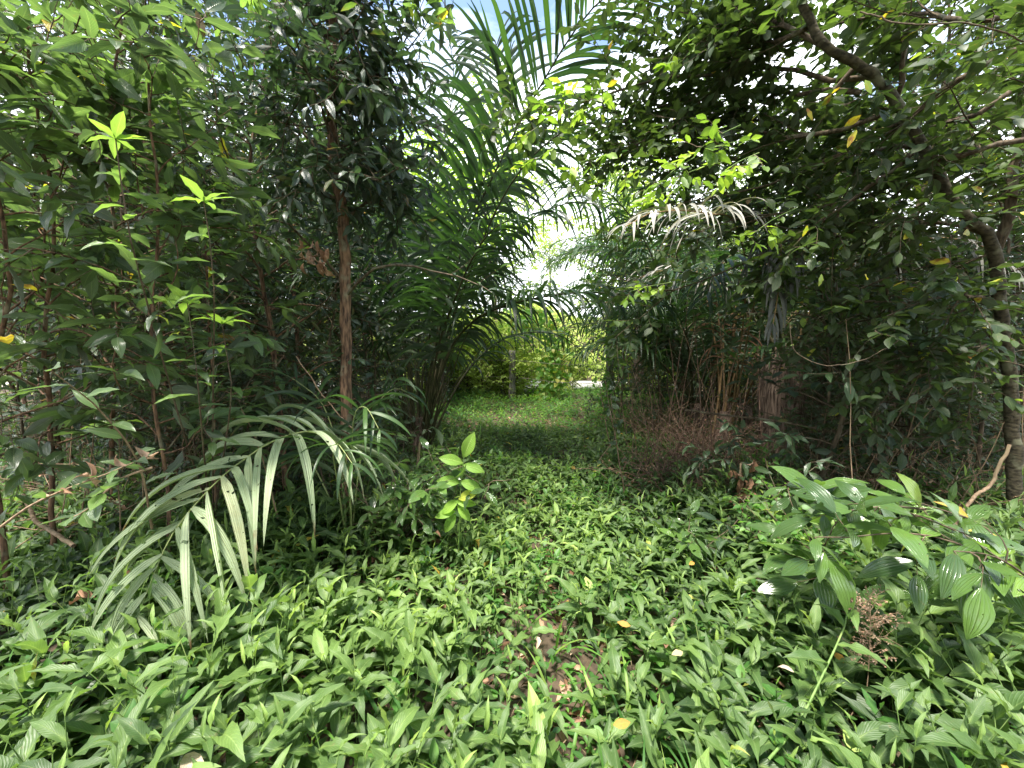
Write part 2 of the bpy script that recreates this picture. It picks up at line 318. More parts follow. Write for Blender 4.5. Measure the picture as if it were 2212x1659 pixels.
def grow(trunk, r0, r1, nb, blen, t0=.3, elev=.5, azc=None, azs=math.pi, bark='bark', nseg=14, sides=7, brmat=None, shape='round', bjit=.16, bgrav=-.02, **fo):
    wood, crown = Buf(), Buf()
    tk = spline(trunk, nseg); tk[1:-1] += rng.normal(0, r0*.35, (nseg-2, 3))
    rr = np.linspace(r0, r1, nseg); rr[0] *= 1.25
    tubes(wood, tk, rr, bark, sides)
    br = []
    for i in range(nb):
        t = t0+(1-t0)*(i+rng.random())/nb; x = t*(nseg-1); k = min(int(x), nseg-2); p = tk[k]+(tk[k+1]-tk[k])*(x-k)
        az = i*2.4+rng.uniform(-.4, .4) if azc is None else azc+rng.uniform(-azs, azs)
        e = elev+rng.uniform(-.3, .3)+.3*t
        s = (t-t0)/(1-t0); pr = {'round': .55+.8*math.sin(math.pi*min(1, s*.8+.15)), 'cone': 1.2-s*.9, 'top': .3+.9*s}[shape]
        L = blen*pr*rng.uniform(.7, 1.2)
        d = np.array([math.sin(az)*math.cos(e), math.cos(az)*math.cos(e), math.sin(e)])
        b = wander(p, d, L, 7, bjit, bgrav); br.append(b)
        rb = min(rr[k]*.6, .004+L*.008)
        tubes(wood, b, np.linspace(rb, .002, 8), brmat or bark, 4)
    br.append(tk[-4:])
    foliate(wood, crown, br, **fo)
    return wood, crown
def tag(o, label=None, cat=None, group=None, kind=None):
    if label: o['label'] = label
    if cat: o['category'] = cat
    if group: o['group'] = group
    if kind: o['kind'] = kind
    return o
def thing(name, loc, label, cat, group=None):
    o = bpy.data.objects.new(name, None); C.objects.link(o); o.location = loc; o.empty_display_size = .1
    return tag(o, label, cat, group)
def tree_thing(name, wc, label, cat, group=None, base=(0, 0, 0), parts=('trunk', 'crown')):
    r = thing(name, base, label, cat, group)
    a = wc[0].build(parts[0], r, base); b = wc[1].build(parts[1], r, base)
    return r
def dup(root, loc, rz, s=1., label=None, group=None, cat=None):
    r = root.copy(); C.objects.link(r); r.location = loc; r.rotation_euler = (rng.uniform(-.05, .05), rng.uniform(-.05, .05), rz); r.scale = (s, s, s)
    tag(r, label, cat, group)
    for ch in list(root.children):
        c = ch.copy(); C.objects.link(c); c.parent = r
        for g in ch.children:
            d = g.copy(); C.objects.link(d); d.parent = c
    return r

# ------------------------------------------------------------------ ground and hill
def gz(x, y):
    x = np.asarray(x, float); y = np.asarray(y, float)
    t = np.clip((y-17.5)/9., 0, 1); h = t*t*(3-2*t)*3.2
    h = h+t*(.5*np.sin(x*.45+1)+.3*np.sin(x*1.1)+.02*(y-26)); return h+.035*np.sin(x*1.7+.6)*np.cos(y*1.3)*np.clip(1-(y-14)/3, 0, 1)+.015*np.sin(x*4.1+y*3.3)
def ground():
    m, n, l = newmat('forest_soil'); out = N(n, 'ShaderNodeOutputMaterial'); pb = N(n, 'ShaderNodeBsdfPrincipled')
    tc = N(n, 'ShaderNodeTexCoord')
    a = N(n, 'ShaderNodeTexNoise'); a.inputs['Scale'].default_value = 14; a.inputs['Detail'].default_value = 10; l.new(tc.outputs['Object'], a.inputs['Vector'])
    v = N(n, 'ShaderNodeTexVoronoi'); v.inputs['Scale'].default_value = 22; l.new(tc.outputs['Object'], v.inputs['Vector'])
    r1 = ramp(n, [(.3, (.022, .016, .01)), (.6, (.06, .042, .026)), (.8, (.12, .085, .05))]); l.new(a.outputs[0], r1.inputs[0])
    r2 = ramp(n, [(.0, (.04, .03, .018)), (1, (.13, .085, .05))]); l.new(v.outputs['Color'], r2.inputs[0])
    l.new(mixc(n, l, .45, r1.outputs[0], r2.outputs[0]), pb.inputs['Base Color']); pb.inputs['Roughness'].default_value = .9
    bp = N(n, 'ShaderNodeBump'); bp.inputs['Distance'].default_value = .03; l.new(a.outputs[0], bp.inputs['Height']); l.new(bp.outputs[0], pb.inputs['Normal'])
    l.new(pb.outputs[0], out.inputs[0])
    M['soil'] = m
    xs = np.r_[-400, -150, -60, np.linspace(-25, 25, 120), 60, 150, 400]; ys = np.r_[-300, -100, -30, -10, np.linspace(-4, 32, 110), 60, 150, 400, 900]
    X, Y = np.meshgrid(xs, ys, indexing='ij'); Z = gz(X, Y)
    V = np.stack([X, Y, Z], -1).reshape(-1, 3); s = len(ys)
    i, j = np.meshgrid(np.arange(len(xs)-1), np.arange(s-1), indexing='ij'); i = i.ravel(); j = j.ravel()
    F = np.stack([i*s+j, (i+1)*s+j, (i+1)*s+j+1, i*s+j+1], 1)
    b = Buf(); b.add(V, F, V[:, :2]*.1, np.full(len(V), .5), 'soil')
    tag(b.build('ground'), kind='structure')
ground()
# pale road crossing beyond the fence line
def road():
    m, n, l = newmat('pale_gravel_road'); out = N(n, 'ShaderNodeOutputMaterial'); pb = N(n, 'ShaderNodeBsdfPrincipled')
    a = N(n, 'ShaderNodeTexNoise'); a.inputs['Scale'].default_value = 30; a.inputs['Detail'].default_value = 8
    r1 = ramp(n, [(.3, (.3, .28, .25)), (.7, (.45, .43, .4))]); l.new(a.outputs[0], r1.inputs[0]); l.new(r1.outputs[0], pb.inputs['Base Color'])
    pb.inputs['Roughness'].default_value = .85; l.new(pb.outputs[0], out.inputs[0]); M['road'] = m
    b = Buf(); xs = np.linspace(-30, 40, 141); y0 = 14.3-.03*xs; pts = []
    for k, off in enumerate((0, 1.6, 3.2)): pts.append(np.stack([xs, y0+off+.05*np.sin(xs*2+k), gz(xs, y0+off)+.03+(k == 1)*.02], 1))
    V = np.concatenate(pts); n_ = len(xs); i = np.arange(n_-1)
    F = np.concatenate([np.stack([i, i+1, i+1+n_, i+n_], 1), np.stack([i+n_, i+1+n_, i+1+2*n_, i+2*n_], 1)])
    b.add(V, F, V[:, :2], np.full(len(V), .5), 'road'); tag(b.build('road'), kind='structure')
road()

# ------------------------------------------------------------------ ground cover
def in_fov(x, y, m=.35): return np.abs(x) < y*1.3+m
def plants(n, ylo, yhi, tm, hgt, nleaf, lsize, mat, tlo, thi, xf=None, dens=None, stem=True, odd=.01):
    y = rng.uniform(ylo, yhi, n*3); x = rng.uniform(-1, 1, n*3)*(yhi*1.3+.4)
    k = in_fov(x, y)
    if xf is not None: k &= xf(x, y)
    if dens is not None: k &= rng.random(len(x)) < dens(x, y)
    x = x[k][:n]; y = y[k][:n]; n = len(x)
    h = hgt*rng.uniform(.55, 1.25, n)*(1+.55*np.clip((np.abs(x-.12*y)-.55-.1*y)/.7, 0, 1))*(.85+.25*np.sin(x*2.7+.4)*np.sin(y*3.1+1.)); z = gz(x, y)
    lean = rng.normal(0, .22, (n, 2))*h[:, None]
    b = Buf()
    base = np.stack([x, y, z-.01], 1); topv = np.stack([x+lean[:, 0], y+lean[:, 1], z+h], 1)
    if stem:
        t = np.linspace(0, 1, 4)[None, :, None]
        path = base[:, None]*(1-t)+topv[:, None]*t; path[:, 1:3, :2] -= lean[:, None]*.12
        tubes(b, path, np.array([.0028, .0026, .0022, .0016])[None]*(hgt/.28)**.5, 'stem', 3)
    tt = (np.linspace(.32, 1., nleaf)[None]+rng.uniform(-.06, .06, (n, nleaf))).clip(.1, 1)
    pos = base[:, None]*(1-tt[..., None])+topv[:, None]*tt[..., None]
    az = rng.uniform(0, 6.28, n)[:, None]+np.arange(nleaf)[None]*2.5+rng.normal(0, .25, (n, nleaf))
    el = -.15+1.15*tt**2.2*np.ones_like(az)+rng.normal(0, .2, az.shape); el[:, -1] += .25
    ax = np.stack([np.cos(az)*np.cos(el), np.sin(az)*np.cos(el), np.sin(el)], -1)
    nr = np.stack([-np.cos(az)*np.sin(el), -np.sin(az)*np.sin(el), np.cos(el)], -1)+rng.normal(0, .18, ax.shape)
    sz = lsize*rng.uniform(.75, 1.2, (n, 1))*(1.08-.45*np.abs(tt-.6))*rng.uniform(.85, 1.15, az.shape); sz[:, -1] *= .62; 
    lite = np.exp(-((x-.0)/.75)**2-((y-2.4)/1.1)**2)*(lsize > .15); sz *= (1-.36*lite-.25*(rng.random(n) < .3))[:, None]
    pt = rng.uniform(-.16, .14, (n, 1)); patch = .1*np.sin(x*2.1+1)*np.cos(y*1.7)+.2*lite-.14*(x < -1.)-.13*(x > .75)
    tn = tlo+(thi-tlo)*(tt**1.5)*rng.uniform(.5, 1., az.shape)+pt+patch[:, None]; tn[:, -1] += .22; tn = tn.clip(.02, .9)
    o = rng.random(tn.shape) < odd; tn[o] = rng.uniform(.9, 1, o.sum())
    wd = np.ones_like(tn); wd[:, -1] = .6
    keep = rng.random(tn.size) > .06
    scatter(b, tm, pos.reshape(-1, 3)[keep], ax.reshape(-1, 3)[keep], nr.reshape(-1, 3)[keep], sz.ravel()[keep], tn.ravel()[keep], mat, wd.ravel()[keep])
    return b
def bare(x, y):      # thin strip where feet have parted the plants
    c = .12*y+.02*np.sin(y*3); d = np.exp(-((x-c)/.17)**2)*np.where(y < 3.2, 1., .35)
    nse = .5+.5*np.sin(x*5.3+1.2)*np.sin(y*4.7+.5)
    return 1-.6*d-.15*nse*(y < 3)
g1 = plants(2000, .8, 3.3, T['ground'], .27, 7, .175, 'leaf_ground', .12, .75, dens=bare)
tag(g1.build('ground_cover_plants'), kind='stuff', label='dense knee-low lance-leaved herbs carpeting the foreground')
pathx = lambda x, y: (x > -.22*y-.25) & (x < .36*y+.3)
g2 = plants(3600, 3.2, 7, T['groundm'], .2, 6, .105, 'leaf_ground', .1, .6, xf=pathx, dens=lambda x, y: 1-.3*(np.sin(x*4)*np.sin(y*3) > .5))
tag(g2.build('path_herbs'), kind='stuff', label='low green herbs covering the shaded middle of the path')
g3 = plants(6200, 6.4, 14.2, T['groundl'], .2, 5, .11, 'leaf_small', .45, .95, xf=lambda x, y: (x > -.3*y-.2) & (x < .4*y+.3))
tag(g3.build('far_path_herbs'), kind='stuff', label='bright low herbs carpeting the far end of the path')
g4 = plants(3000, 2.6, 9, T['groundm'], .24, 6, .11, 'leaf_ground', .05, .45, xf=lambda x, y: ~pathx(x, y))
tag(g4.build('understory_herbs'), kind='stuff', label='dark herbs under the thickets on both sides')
g5 = plants(700, .9, 5, T['ovalh'], .22, 8, .075, 'leaf_small', .3, .85, dens=lambda x, y: .3+.7*(np.sin(x*2.3+2)*np.sin(y*2.9) > .1))
tag(g5.build('oval_leaved_herbs'), kind='stuff', label='patches of lighter oval-leaved herbs among the carpet')
g6 = plants(260, 1., 4.5, T['heart'], .15, 5, .075, 'leaf_ground', .1, .9, odd=.06, dens=lambda x, y: .2+.8*(x > .4))
tag(g6.build('heart_leaved_herbs'), kind='stuff', label='scattered heart-leaved herbs near the right of the foreground')
def small_weeds():   # tiny-leaved weeds between the big herbs, grass blades
    b = Buf(); n = 14000; y = rng.uniform(.85, 4.5, n); x = rng.uniform(-1, 1, n)*(y*1.3+.3)
    c = .12*y; k = rng.random(n) < .25+.75*np.exp(-((x-c)/.5)**2)+.5*(x > 1.); x = x[k]; y = y[k]; n = len(x)
    pos = np.stack([x, y, gz(x, y)+rng.uniform(.01, .12, n)], 1); az = rng.uniform(0, 6.28, n); el = rng.uniform(-.3, .7, n)
    ax = np.stack([np.cos(az)*np.cos(el), np.sin(az)*np.cos(el), np.sin(el)], 1)
    scatter(b, T['oval'], pos, ax, np.array([0, 0, 1.])+rng.normal(0, .4, (n, 3)), rng.uniform(.02, .055, n), rng.uniform(.2, .9, n), 'leaf_small')
    b2 = Buf(); n = 2200; y = rng.uniform(1., 9, n); x = rng.uniform(-1, 1, n)*(y*1.2+.3); k = pathx(x, y) | (rng.random(n) < .45); x = x[k]; y = y[k]; n = len(x)
    pos = np.stack([x, y, gz(x, y)], 1); az = rng.uniform(0, 6.28, n); el = rng.uniform(.7, 1.5, n)
    ax = np.stack([np.cos(az)*np.cos(el), np.sin(az)*np.cos(el), np.sin(el)], 1)
    scatter(b2, T['grass'], pos, ax, -np.stack([np.cos(az), np.sin(az), 0*az], 1)+[0, 0, .6], rng.uniform(.2, .42, n), rng.uniform(.3, .9, n), 'leaf_small', .8)
    tag(b.build('tiny_weeds'), kind='stuff', label='tiny round-leaved weeds creeping between the herbs')
    tag(b2.build('grass'), kind='stuff', label='thin grass blades standing among the herbs')
small_weeds()
def litter():
    b = Buf(); n = 7000; y = rng.uniform(.8, 11, n)**1.0; x = rng.uniform(-1, 1, n)*(y*1.3+.3)
    pos = np.stack([x, y, gz(x, y)+rng.uniform(.004, .03, n)], 1); az = rng.uniform(0, 6.28, n)
    ax = np.stack([np.cos(az), np.sin(az), rng.normal(0, .15, n)], 1)
    scatter(b, T['dead'], pos, ax, np.array([0, 0, 1.])+rng.normal(0, .35, (n, 3)), rng.uniform(.05, .13, n), rng.uniform(0, 1, n), 'dead')
    n = 1600; y = rng.uniform(.9, 9, n); x = rng.uniform(-1, 1, n)*(y*1.3+.3); az = rng.uniform(0, 6.28, n); L = rng.uniform(.06, .3, n)
    a = np.stack([x, y, gz(x, y)+.01], 1); d = np.stack([np.cos(az), np.sin(az), rng.uniform(0, .3, n)], 1)*L[:, None]
    tubes(b, np.stack([a, a+d*.5+rng.normal(0, .008, (n, 3)), a+d], 1), np.full((1, 3), .0022), 'drystem', 3)
    tag(b.build('leaf_litter'), kind='stuff', label='dry brown leaves and twigs lying on the soil')
litter()

# ------------------------------------------------------------------ palms
def frond(pts, r0=.018, npair=45, L=.9, wd=.04, s0=.3, droop=.9, fwd=.75, lift=.35, seg=8, tone=(.2, .7), mat='palm', rmat='petiole', jit=.12, plane=None, prof=None, tipc=.45, miss=.03, origin=(0, 0, 0), name='frond', root=None, sides=6, cluster=0., endr=.25, vf=.35, fs=(1, 1), ls=(1, 1)):
    pts = spline(pts, 30); K = len(pts)
    wood = Buf(); tubes(wood, pts, np.linspace(r0, r0*endr, K), rmat, sides)
    tg = nrm(np.gradient(pts, axis=0))
    s = s0+(1-s0)*np.linspace(0, 1, npair); s = np.repeat(s, 2)+rng.normal(0, .3*(1-s0)/npair, npair*2); s = s.clip(s0*.95, 1)
    side = np.tile([1., -1.], npair); x = s*(K-1); i = np.minimum(x.astype(int), K-2)
    p = pts[i]+(pts[i+1]-pts[i])*(x-i)[:, None]; t = tg[i]
    upv = np.array(plane if plane is not None else [0, 0, 1.], float)
    nn = upv-t*np.sum(upv*t, 1, keepdims=True)
    sm = np.linalg.norm(nn, axis=1, keepdims=True); alt = np.array([0, -1., .2]); alt = alt-t*np.sum(alt*t, 1, keepdims=True)
    nn = nrm(nn+alt*np.clip(.4-sm, 0, 1)); sd_ = np.cross(t, nn)*side[:, None]
    q = (s-s0)/(1-s0)
    ln = L*(.55+.75*np.sin(math.pi*np.clip(q*.82+.12, 0, 1))-.25*q)*rng.uniform(.85, 1.1, len(s))
    f = fwd*(.6+.9*q)*np.where(side > 0, fs[0], fs[1]); ln = ln*np.where(side > 0, ls[0], ls[1])
    d = nrm(sd_+t*f[:, None]+nn*lift*rng.uniform(.4, 1.5, (len(s), 1))+rng.normal(0, jit, (len(s), 3)))
    keep = rng.random(len(s)) > miss; p, d, ln, nn, q = p[keep], d[keep], ln[keep], nn[keep], q[keep]; n = len(p)
    P_ = [p]; D_ = [d]; g = droop*rng.uniform(.6, 1.4, (n, 1))
    for k in range(seg):
        d = nrm(d+np.array([0, 0, -1.])*g*(.5+1.4*k/seg)/seg*1.6); p = p+d*(ln/seg)[:, None]; P_.append(p); D_.append(d)
    Pm = np.stack(P_, 1); Dm = np.stack(D_, 1)
    nr0 = nn[:, None]+rng.normal(0, .25, (n, 1, 3)); sv = nrm(np.cross(Dm, nr0)); nv = np.cross(sv, Dm)
    v = np.linspace(0, 1, seg+1); w = wd*.5*np.minimum(1, .35+v*4)*np.clip((1-v)/tipc, 0, 1)**.7; w[-1] = .0004
    w = w[None]*rng.uniform(.75, 1.2, (n, 1))*(1-.35*q[:, None])
    rows = [Pm-sv*w[..., None]+nv*w[..., None]*vf, Pm, Pm+sv*w[..., None]+nv*w[..., None]*vf]
    V = np.stack(rows, 2); m = 3*(seg+1)
    a, b = np.meshgrid(np.arange(seg), np.arange(2), indexing='ij'); a = a.ravel(); b = b.ravel()
    F = np.stack([a*3+b, a*3+b+1, (a+1)*3+b+1, (a+1)*3+b], 1); F = (F[None]+(np.arange(n)*m)[:, None, None]).reshape(-1, 4)
    UV = np.stack(np.broadcast_arrays(np.array([0, .5, 1.])[None], v[:, None]), -1).reshape(-1, 2)
    tn = rng.uniform(*tone, n)
    lf = Buf(); lf.add(V.reshape(-1, 3), F, np.tile(UV, (n, 1)), np.repeat(tn, m), mat)
    o = lf.build(name, root, origin); rr = wood.build('rachis', None, origin); rr.parent = o; rr.location = (0, 0, 0)
    return o

def hero_palm():
    B = P(906, 990, 5.4); B[2] = 0
    r = thing('large_palm', B, 'large dark palm with fanning petioles and arching fronds left of the path', 'palm')
    b0 = lambda dx, d=5.4: (905+dx, 985, d)
    F = [
     ([b0(8), (950, 780, 5.2), (1010, 600, 5.0), (1090, 420, 4.8), (1180, 310, 4.6), (1280, 265, 4.4), (1370, 300, 4.2)], dict(L=.85, wd=.042, npair=52, s0=.35, droop=1.2)),
     ([b0(4), (930, 800, 5.2), (1003, 524, 4.9), (1091, 329, 4.6), (1168, 185, 4.3), (1272, 27, 3.9), (1420, -90, 3.4)], dict(L=1.25, wd=.058, npair=66, s0=.32, droop=.7, lift=.25)),
     ([b0(0), (915, 800, 5.6), (968, 560, 5.4), (1030, 420, 5.2), (1075, 320, 5.0), (1090, 200, 4.9), (1070, 90, 4.7)], dict(L=1.15, wd=.058, npair=54, s0=.35, droop=.7)),
     ([b0(10), (958, 790, 5.2), (1010, 705, 5), (1080, 664, 4.8), (1171, 642, 4.6), (1260, 632, 4.5), (1372, 640, 4.3), (1450, 668, 4.2)], dict(L=.72, wd=.05, npair=56, s0=.3, droop=1.0)),
     ([b0(6), (980, 700, 5.6), (1080, 540, 5.8), (1180, 455, 6), (1280, 440, 6.2), (1370, 500, 6.4)], dict(L=1.05, wd=.05, npair=52, s0=.35, droop=1.1)),
     ([b0(-5), (880, 760, 5.4), (820, 560, 5.2), (720, 450, 5), (620, 430, 4.8), (530, 490, 4.7)], dict(L=.9, wd=.045, npair=44, s0=.35, droop=.9)),
     ([b0(-8), (872, 700, 5.6), (840, 500, 5.7), (770, 300, 5.6), (670, 170, 5.4)], dict(L=1.1, wd=.055, npair=50, s0=.35, droop=.8)),
     ([b0(2), (905, 700, 5.8), (925, 480, 6), (960, 300, 6.1), (980, 160, 6.1), (960, 40, 6)], dict(L=1.1, wd=.055, npair=50, s0=.35, droop=.8)),
     ([b0(12), (990, 830, 5.6), (1060, 750, 5.9), (1130, 720, 6.2), (1210, 725, 6.5), (1270, 770, 6.8)], dict(L=.6, wd=.03, npair=40, s0=.35, droop=1.1)),
     ([b0(-12), (850, 800, 5.3), (790, 660, 5), (700, 600, 4.8), (610, 620, 4.6)], dict(L=.8, wd=.04, npair=40, s0=.35, droop=1.)),
     ([b0(8), (960, 720, 6), (1020, 520, 6.6), (1110, 380, 7.2), (1220, 330, 7.8), (1320, 370, 8.2)], dict(L=.95, wd=.04, npair=42, s0=.35, droop=1.)),
     ([b0(0), (900, 820, 5.6), (880, 640, 6.2), (850, 500, 6.8), (800, 420, 7.2), (740, 400, 7.6)], dict(L=.9, wd=.04, npair=42, s0=.35, droop=1.)),
     ([b0(5), (945, 760, 5.0), (985, 640, 4.6), (1020, 560, 4.3), (1060, 500, 4.0), (1110, 470, 3.8)], dict(L=.75, wd=.04, npair=40, s0=.38, droop=1.1)),
    ]
    for pts, kw in F:
        frond(PP(*pts), r0=.022, origin=B, root=r, tone=(.1, .75), **kw)
    # cut-off and young petioles fanning out of the base
    pb = Buf(); paths = []
    for i in range(26):
        a = rng.uniform(-.55, .5); L = rng.uniform(1.2, 2.6); yy = rng.uniform(-.4, .4)
        p0 = B+np.array([rng.normal(0, .06), rng.normal(0, .06), .05]); paths.append(wander(p0, [a*.7, yy*.6, 1], L, 7, .03, -.01)+0)
        paths[-1][:, 0] += np.linspace(0, 1, 8)**2*a*.5
    tubes(pb, np.array(paths), np.linspace(.016, .004, 8)[None], 'petiole', 5)
    pb.build('petiole_fan', r, B)
    fb = Buf(); k = spline([B+[0, 0, -.05], B+[.01, 0, .25], B+[0, 0, .55]], 8); tubes(fb, k, [.17, .16, .14, .12, .11, .09, .08, .05], 'fibre', 14)
    n = 260; a = rng.uniform(0, 6.28, n); zz = rng.uniform(.02, .5, n); p0 = B+np.stack([np.cos(a)*(.16-.15*zz), np.sin(a)*(.16-.15*zz), zz], 1)
    d = np.stack([np.cos(a)*.3, np.sin(a)*.3, np.ones(n)], 1)*rng.uniform(.05, .22, (n, 1)); tubes(fb, np.stack([p0, p0+d*.5, p0+d], 1), np.array([[.004, .003, .001]]), 'fibre', 3)
    fb.build('base', r, B)
hero_palm()

def young_palm():
    B = P(752, 1150, 2.75); B[2] = 0
    r = thing('young_palm', B, 'young palm with a pale chewed frond arching over the left foreground', 'palm')
    frond(PP((760, 1180, 2.7), (752, 1020, 2.6), (725, 955, 2.45), (665, 932, 2.32), (592, 952, 2.2), (528, 992, 2.1), (474, 1035, 2.0), (415, 1098, 1.9), (366, 1165, 1.8), (326, 1257, 1.7), (290, 1355, 1.62)),
          r0=.009, npair=20, fs=(1.5, .3), ls=(.8, 1.), L=.64, wd=.054, s0=.34, droop=.95, fwd=.75, lift=.3, vf=.7, mat='palm_pale', rmat='rachis', tone=(.2, .9), jit=.10, seg=12, tipc=.5, origin=B, root=r, plane=[.1, -.25, 1], miss=.0, endr=.2)
    fr = [
     ([(752, 1180, 2.75), (735, 1000, 2.8), (700, 880, 2.85), (650, 830, 2.9), (600, 800, 2.9)], .42, .03, 10),
     ([(755, 1180, 2.75), (760, 1000, 2.7), (765, 900, 2.6), (790, 880, 2.5), (820, 930, 2.4)], .42, .03, 9),
     ([(758, 1180, 2.75), (775, 1020, 2.8), (800, 900, 2.9), (850, 840, 3.0), (900, 860, 3.1)], .4, .04, 9),
     ([(750, 1180, 2.75), (730, 1050, 2.5), (720, 980, 2.3), (730, 960, 2.15), (760, 1000, 2.05)], .4, .032, 9),
     ([(750, 1180, 2.75), (700, 1050, 2.9), (640, 950, 3.1), (570, 900, 3.2), (500, 930, 3.3)], .42, .04, 10)]
    for pts, L, wd, n in fr:
        frond(PP(*pts), r0=.007, npair=n, L=L, wd=wd, s0=.45, droop=.9, fwd=1., lift=.4, mat='palm', rmat='rachis', tone=(.3, .85), seg=10, origin=B, root=r, endr=.3)
young_palm()

def palm(name, label, B, h, nf, Lf, tr, wd=.04, L=.7, mat='palm', rmat='petiole', tone=(.2, .8), azs=None, group=None, elev=1.1, droopr=.5, trunkmat='fibre', dead=0, npair=34, vis=None):
    B = np.array(B, float); r = thing(name, B, label, 'palm', group)
    tb = Buf(); top = B+[0, 0, h]
    k = spline([B-[0, 0, .05], B+[rng.normal(0, .03), 0, h*.5], top], 12); rad = tr*np.array([1.15, 1.05, 1, 1.02, 1.05, 1.08, 1.1, 1.1, 1.05, .95, .75, .4]); tubes(tb, k, rad, trunkmat, 16)
    n = int(300*max(h, .6)); a = rng.uniform(0, 6.28, n); zz = rng.uniform(.03, 1, n)*h; p0 = B+np.stack([np.cos(a)*tr, np.sin(a)*tr, zz], 1)
    d = np.stack([np.cos(a)*.35+rng.normal(0, .15, n), np.sin(a)*.35, rng.uniform(-1.3, .3, n)], 1)*rng.uniform(.08, .3, (n, 1)); tubes(tb, np.stack([p0, p0+d*.4+np.stack([np.cos(a), np.sin(a), 0*a], 1)*.02, p0+d], 1), np.array([[.005, .004, .001]]), trunkmat, 3)
    tb.build('trunk', r, B)
    for i in range(nf):
        az = i*2.4+rng.uniform(-.3, .3) if azs is None else azs[i]; e = elev*rng.uniform(.75, 1.15); LL = Lf*rng.uniform(.8, 1.15)
        p = top+np.array([math.sin(az), math.cos(az), 0])*tr*.5-[0, 0, rng.uniform(.05, .2)]; pts = [p]
        for q in range(9):
            e -= droopr*(.4+q*.12)*.55; p = p+np.array([math.sin(az)*math.cos(e), math.cos(az)*math.cos(e), math.sin(e)])*LL/9; pts.append(p)
        dd = i < dead
        frond(pts, r0=.02, npair=npair, L=L, wd=wd, s0=.25, droop=1.6 if dd else 1., mat='dead_grey' if dd else mat, rmat='petiole_dry' if dd else rmat, tone=tone, origin=B, root=r, name='dead_frond' if dd else 'frond', seg=6)
    return r
# right hand palms
p1 = palm('shaggy_trunk_palm', 'palm with a short shaggy brown fibre trunk right of the path', [*P(1682, 1000, 5.2)[:2], 0], 1.55, 9, 2.6, .24, wd=.035, L=.75, elev=1.35, droopr=.55, dead=2, azs=[-1.2, 2.6, -.6, .4, 1.3, 2.1, -2.2, -1.7, 3.1])
B2 = np.array([*P(1590, 930, 7.2)[:2], 0])
p2 = palm('upright_palm', 'palm with tall straw-coloured petioles behind the shaggy palm', B2, .5, 12, 4.0, .2, wd=.035, L=.8, rmat='petiole_dry', elev=1.5, droopr=.38, azs=[-1.4, -1.9, -1., -.4, .2, .9, 1.5, 2.2, 2.9, -2.5, -1.55, -.8])
p3 = palm('far_palm', 'sunlit yellow-green palm standing beyond the large palm', [-1.75, 9.6, 0], 3.4, 11, 3.4, .1, wd=.05, L=.9, mat='palm_sun', rmat='rachis', elev=1.45, droopr=.35)
p4 = palm('arching_palm', 'palm on the far right of the path arching over the opening', [3.9, 8.8, 0], 2.0, 12, 4.0, .16, wd=.04, L=.8, elev=1.4, droopr=.45, azs=[-1.2, -1.7, -.9, -.3, .4, 1.2, 2., 2.8, -2.4, -1.45, -1.95, -1.05])
p5 = palm('feathery_palm', 'distant feathery palm behind the right fence post', [3.7, 11.6, 0], 3.0, 12, 3.6, .13, wd=.035, L=.75, elev=1.3, droopr=.5, mat='palm')
p6 = palm('feathery_palm', 'distant feathery palm rising behind the left fence post', [-.5, 13.6, 0], 2.6, 12, 3.6, .13, wd=.035, L=.75, elev=1.3, droopr=.5, mat='palm')
p7 = palm('leaning_palm', 'dark palm with arching fronds crowding the right side of the path', [*P(1500, 900, 6.4)[:2], 0], .6, 12, 3.2, .15, wd=.04, L=.7, elev=1.45, droopr=.42, azs=[-1.3, -.8, -1.8, -.2, .5, 1.2, 2., 2.8, -2.4, -1.5, -1., .1])
for pts_ in ([(1500, 880, 6.4), (1440, 640, 6.2), (1370, 480, 6.0), (1290, 400, 5.8), (1210, 380, 5.6), (1150, 420, 5.5)], [(1500, 880, 6.4), (1430, 700, 6.6), (1360, 590, 6.8), (1290, 540, 7), (1220, 560, 7.2)], [(1500, 880, 6.4), (1470, 600, 6.), (1420, 400, 5.6), (1350, 290, 5.2), (1270, 250, 4.9), (1200, 290, 4.7)]):
    q_ = PP(*pts_); q_[0] = np.array(p7.location)+[0, 0, .4]
    frond(q_, r0=.018, npair=46, L=.7, wd=.036, s0=.35, droop=1.2, tone=(.2, .85), origin=tuple(p7.location), root=p7)
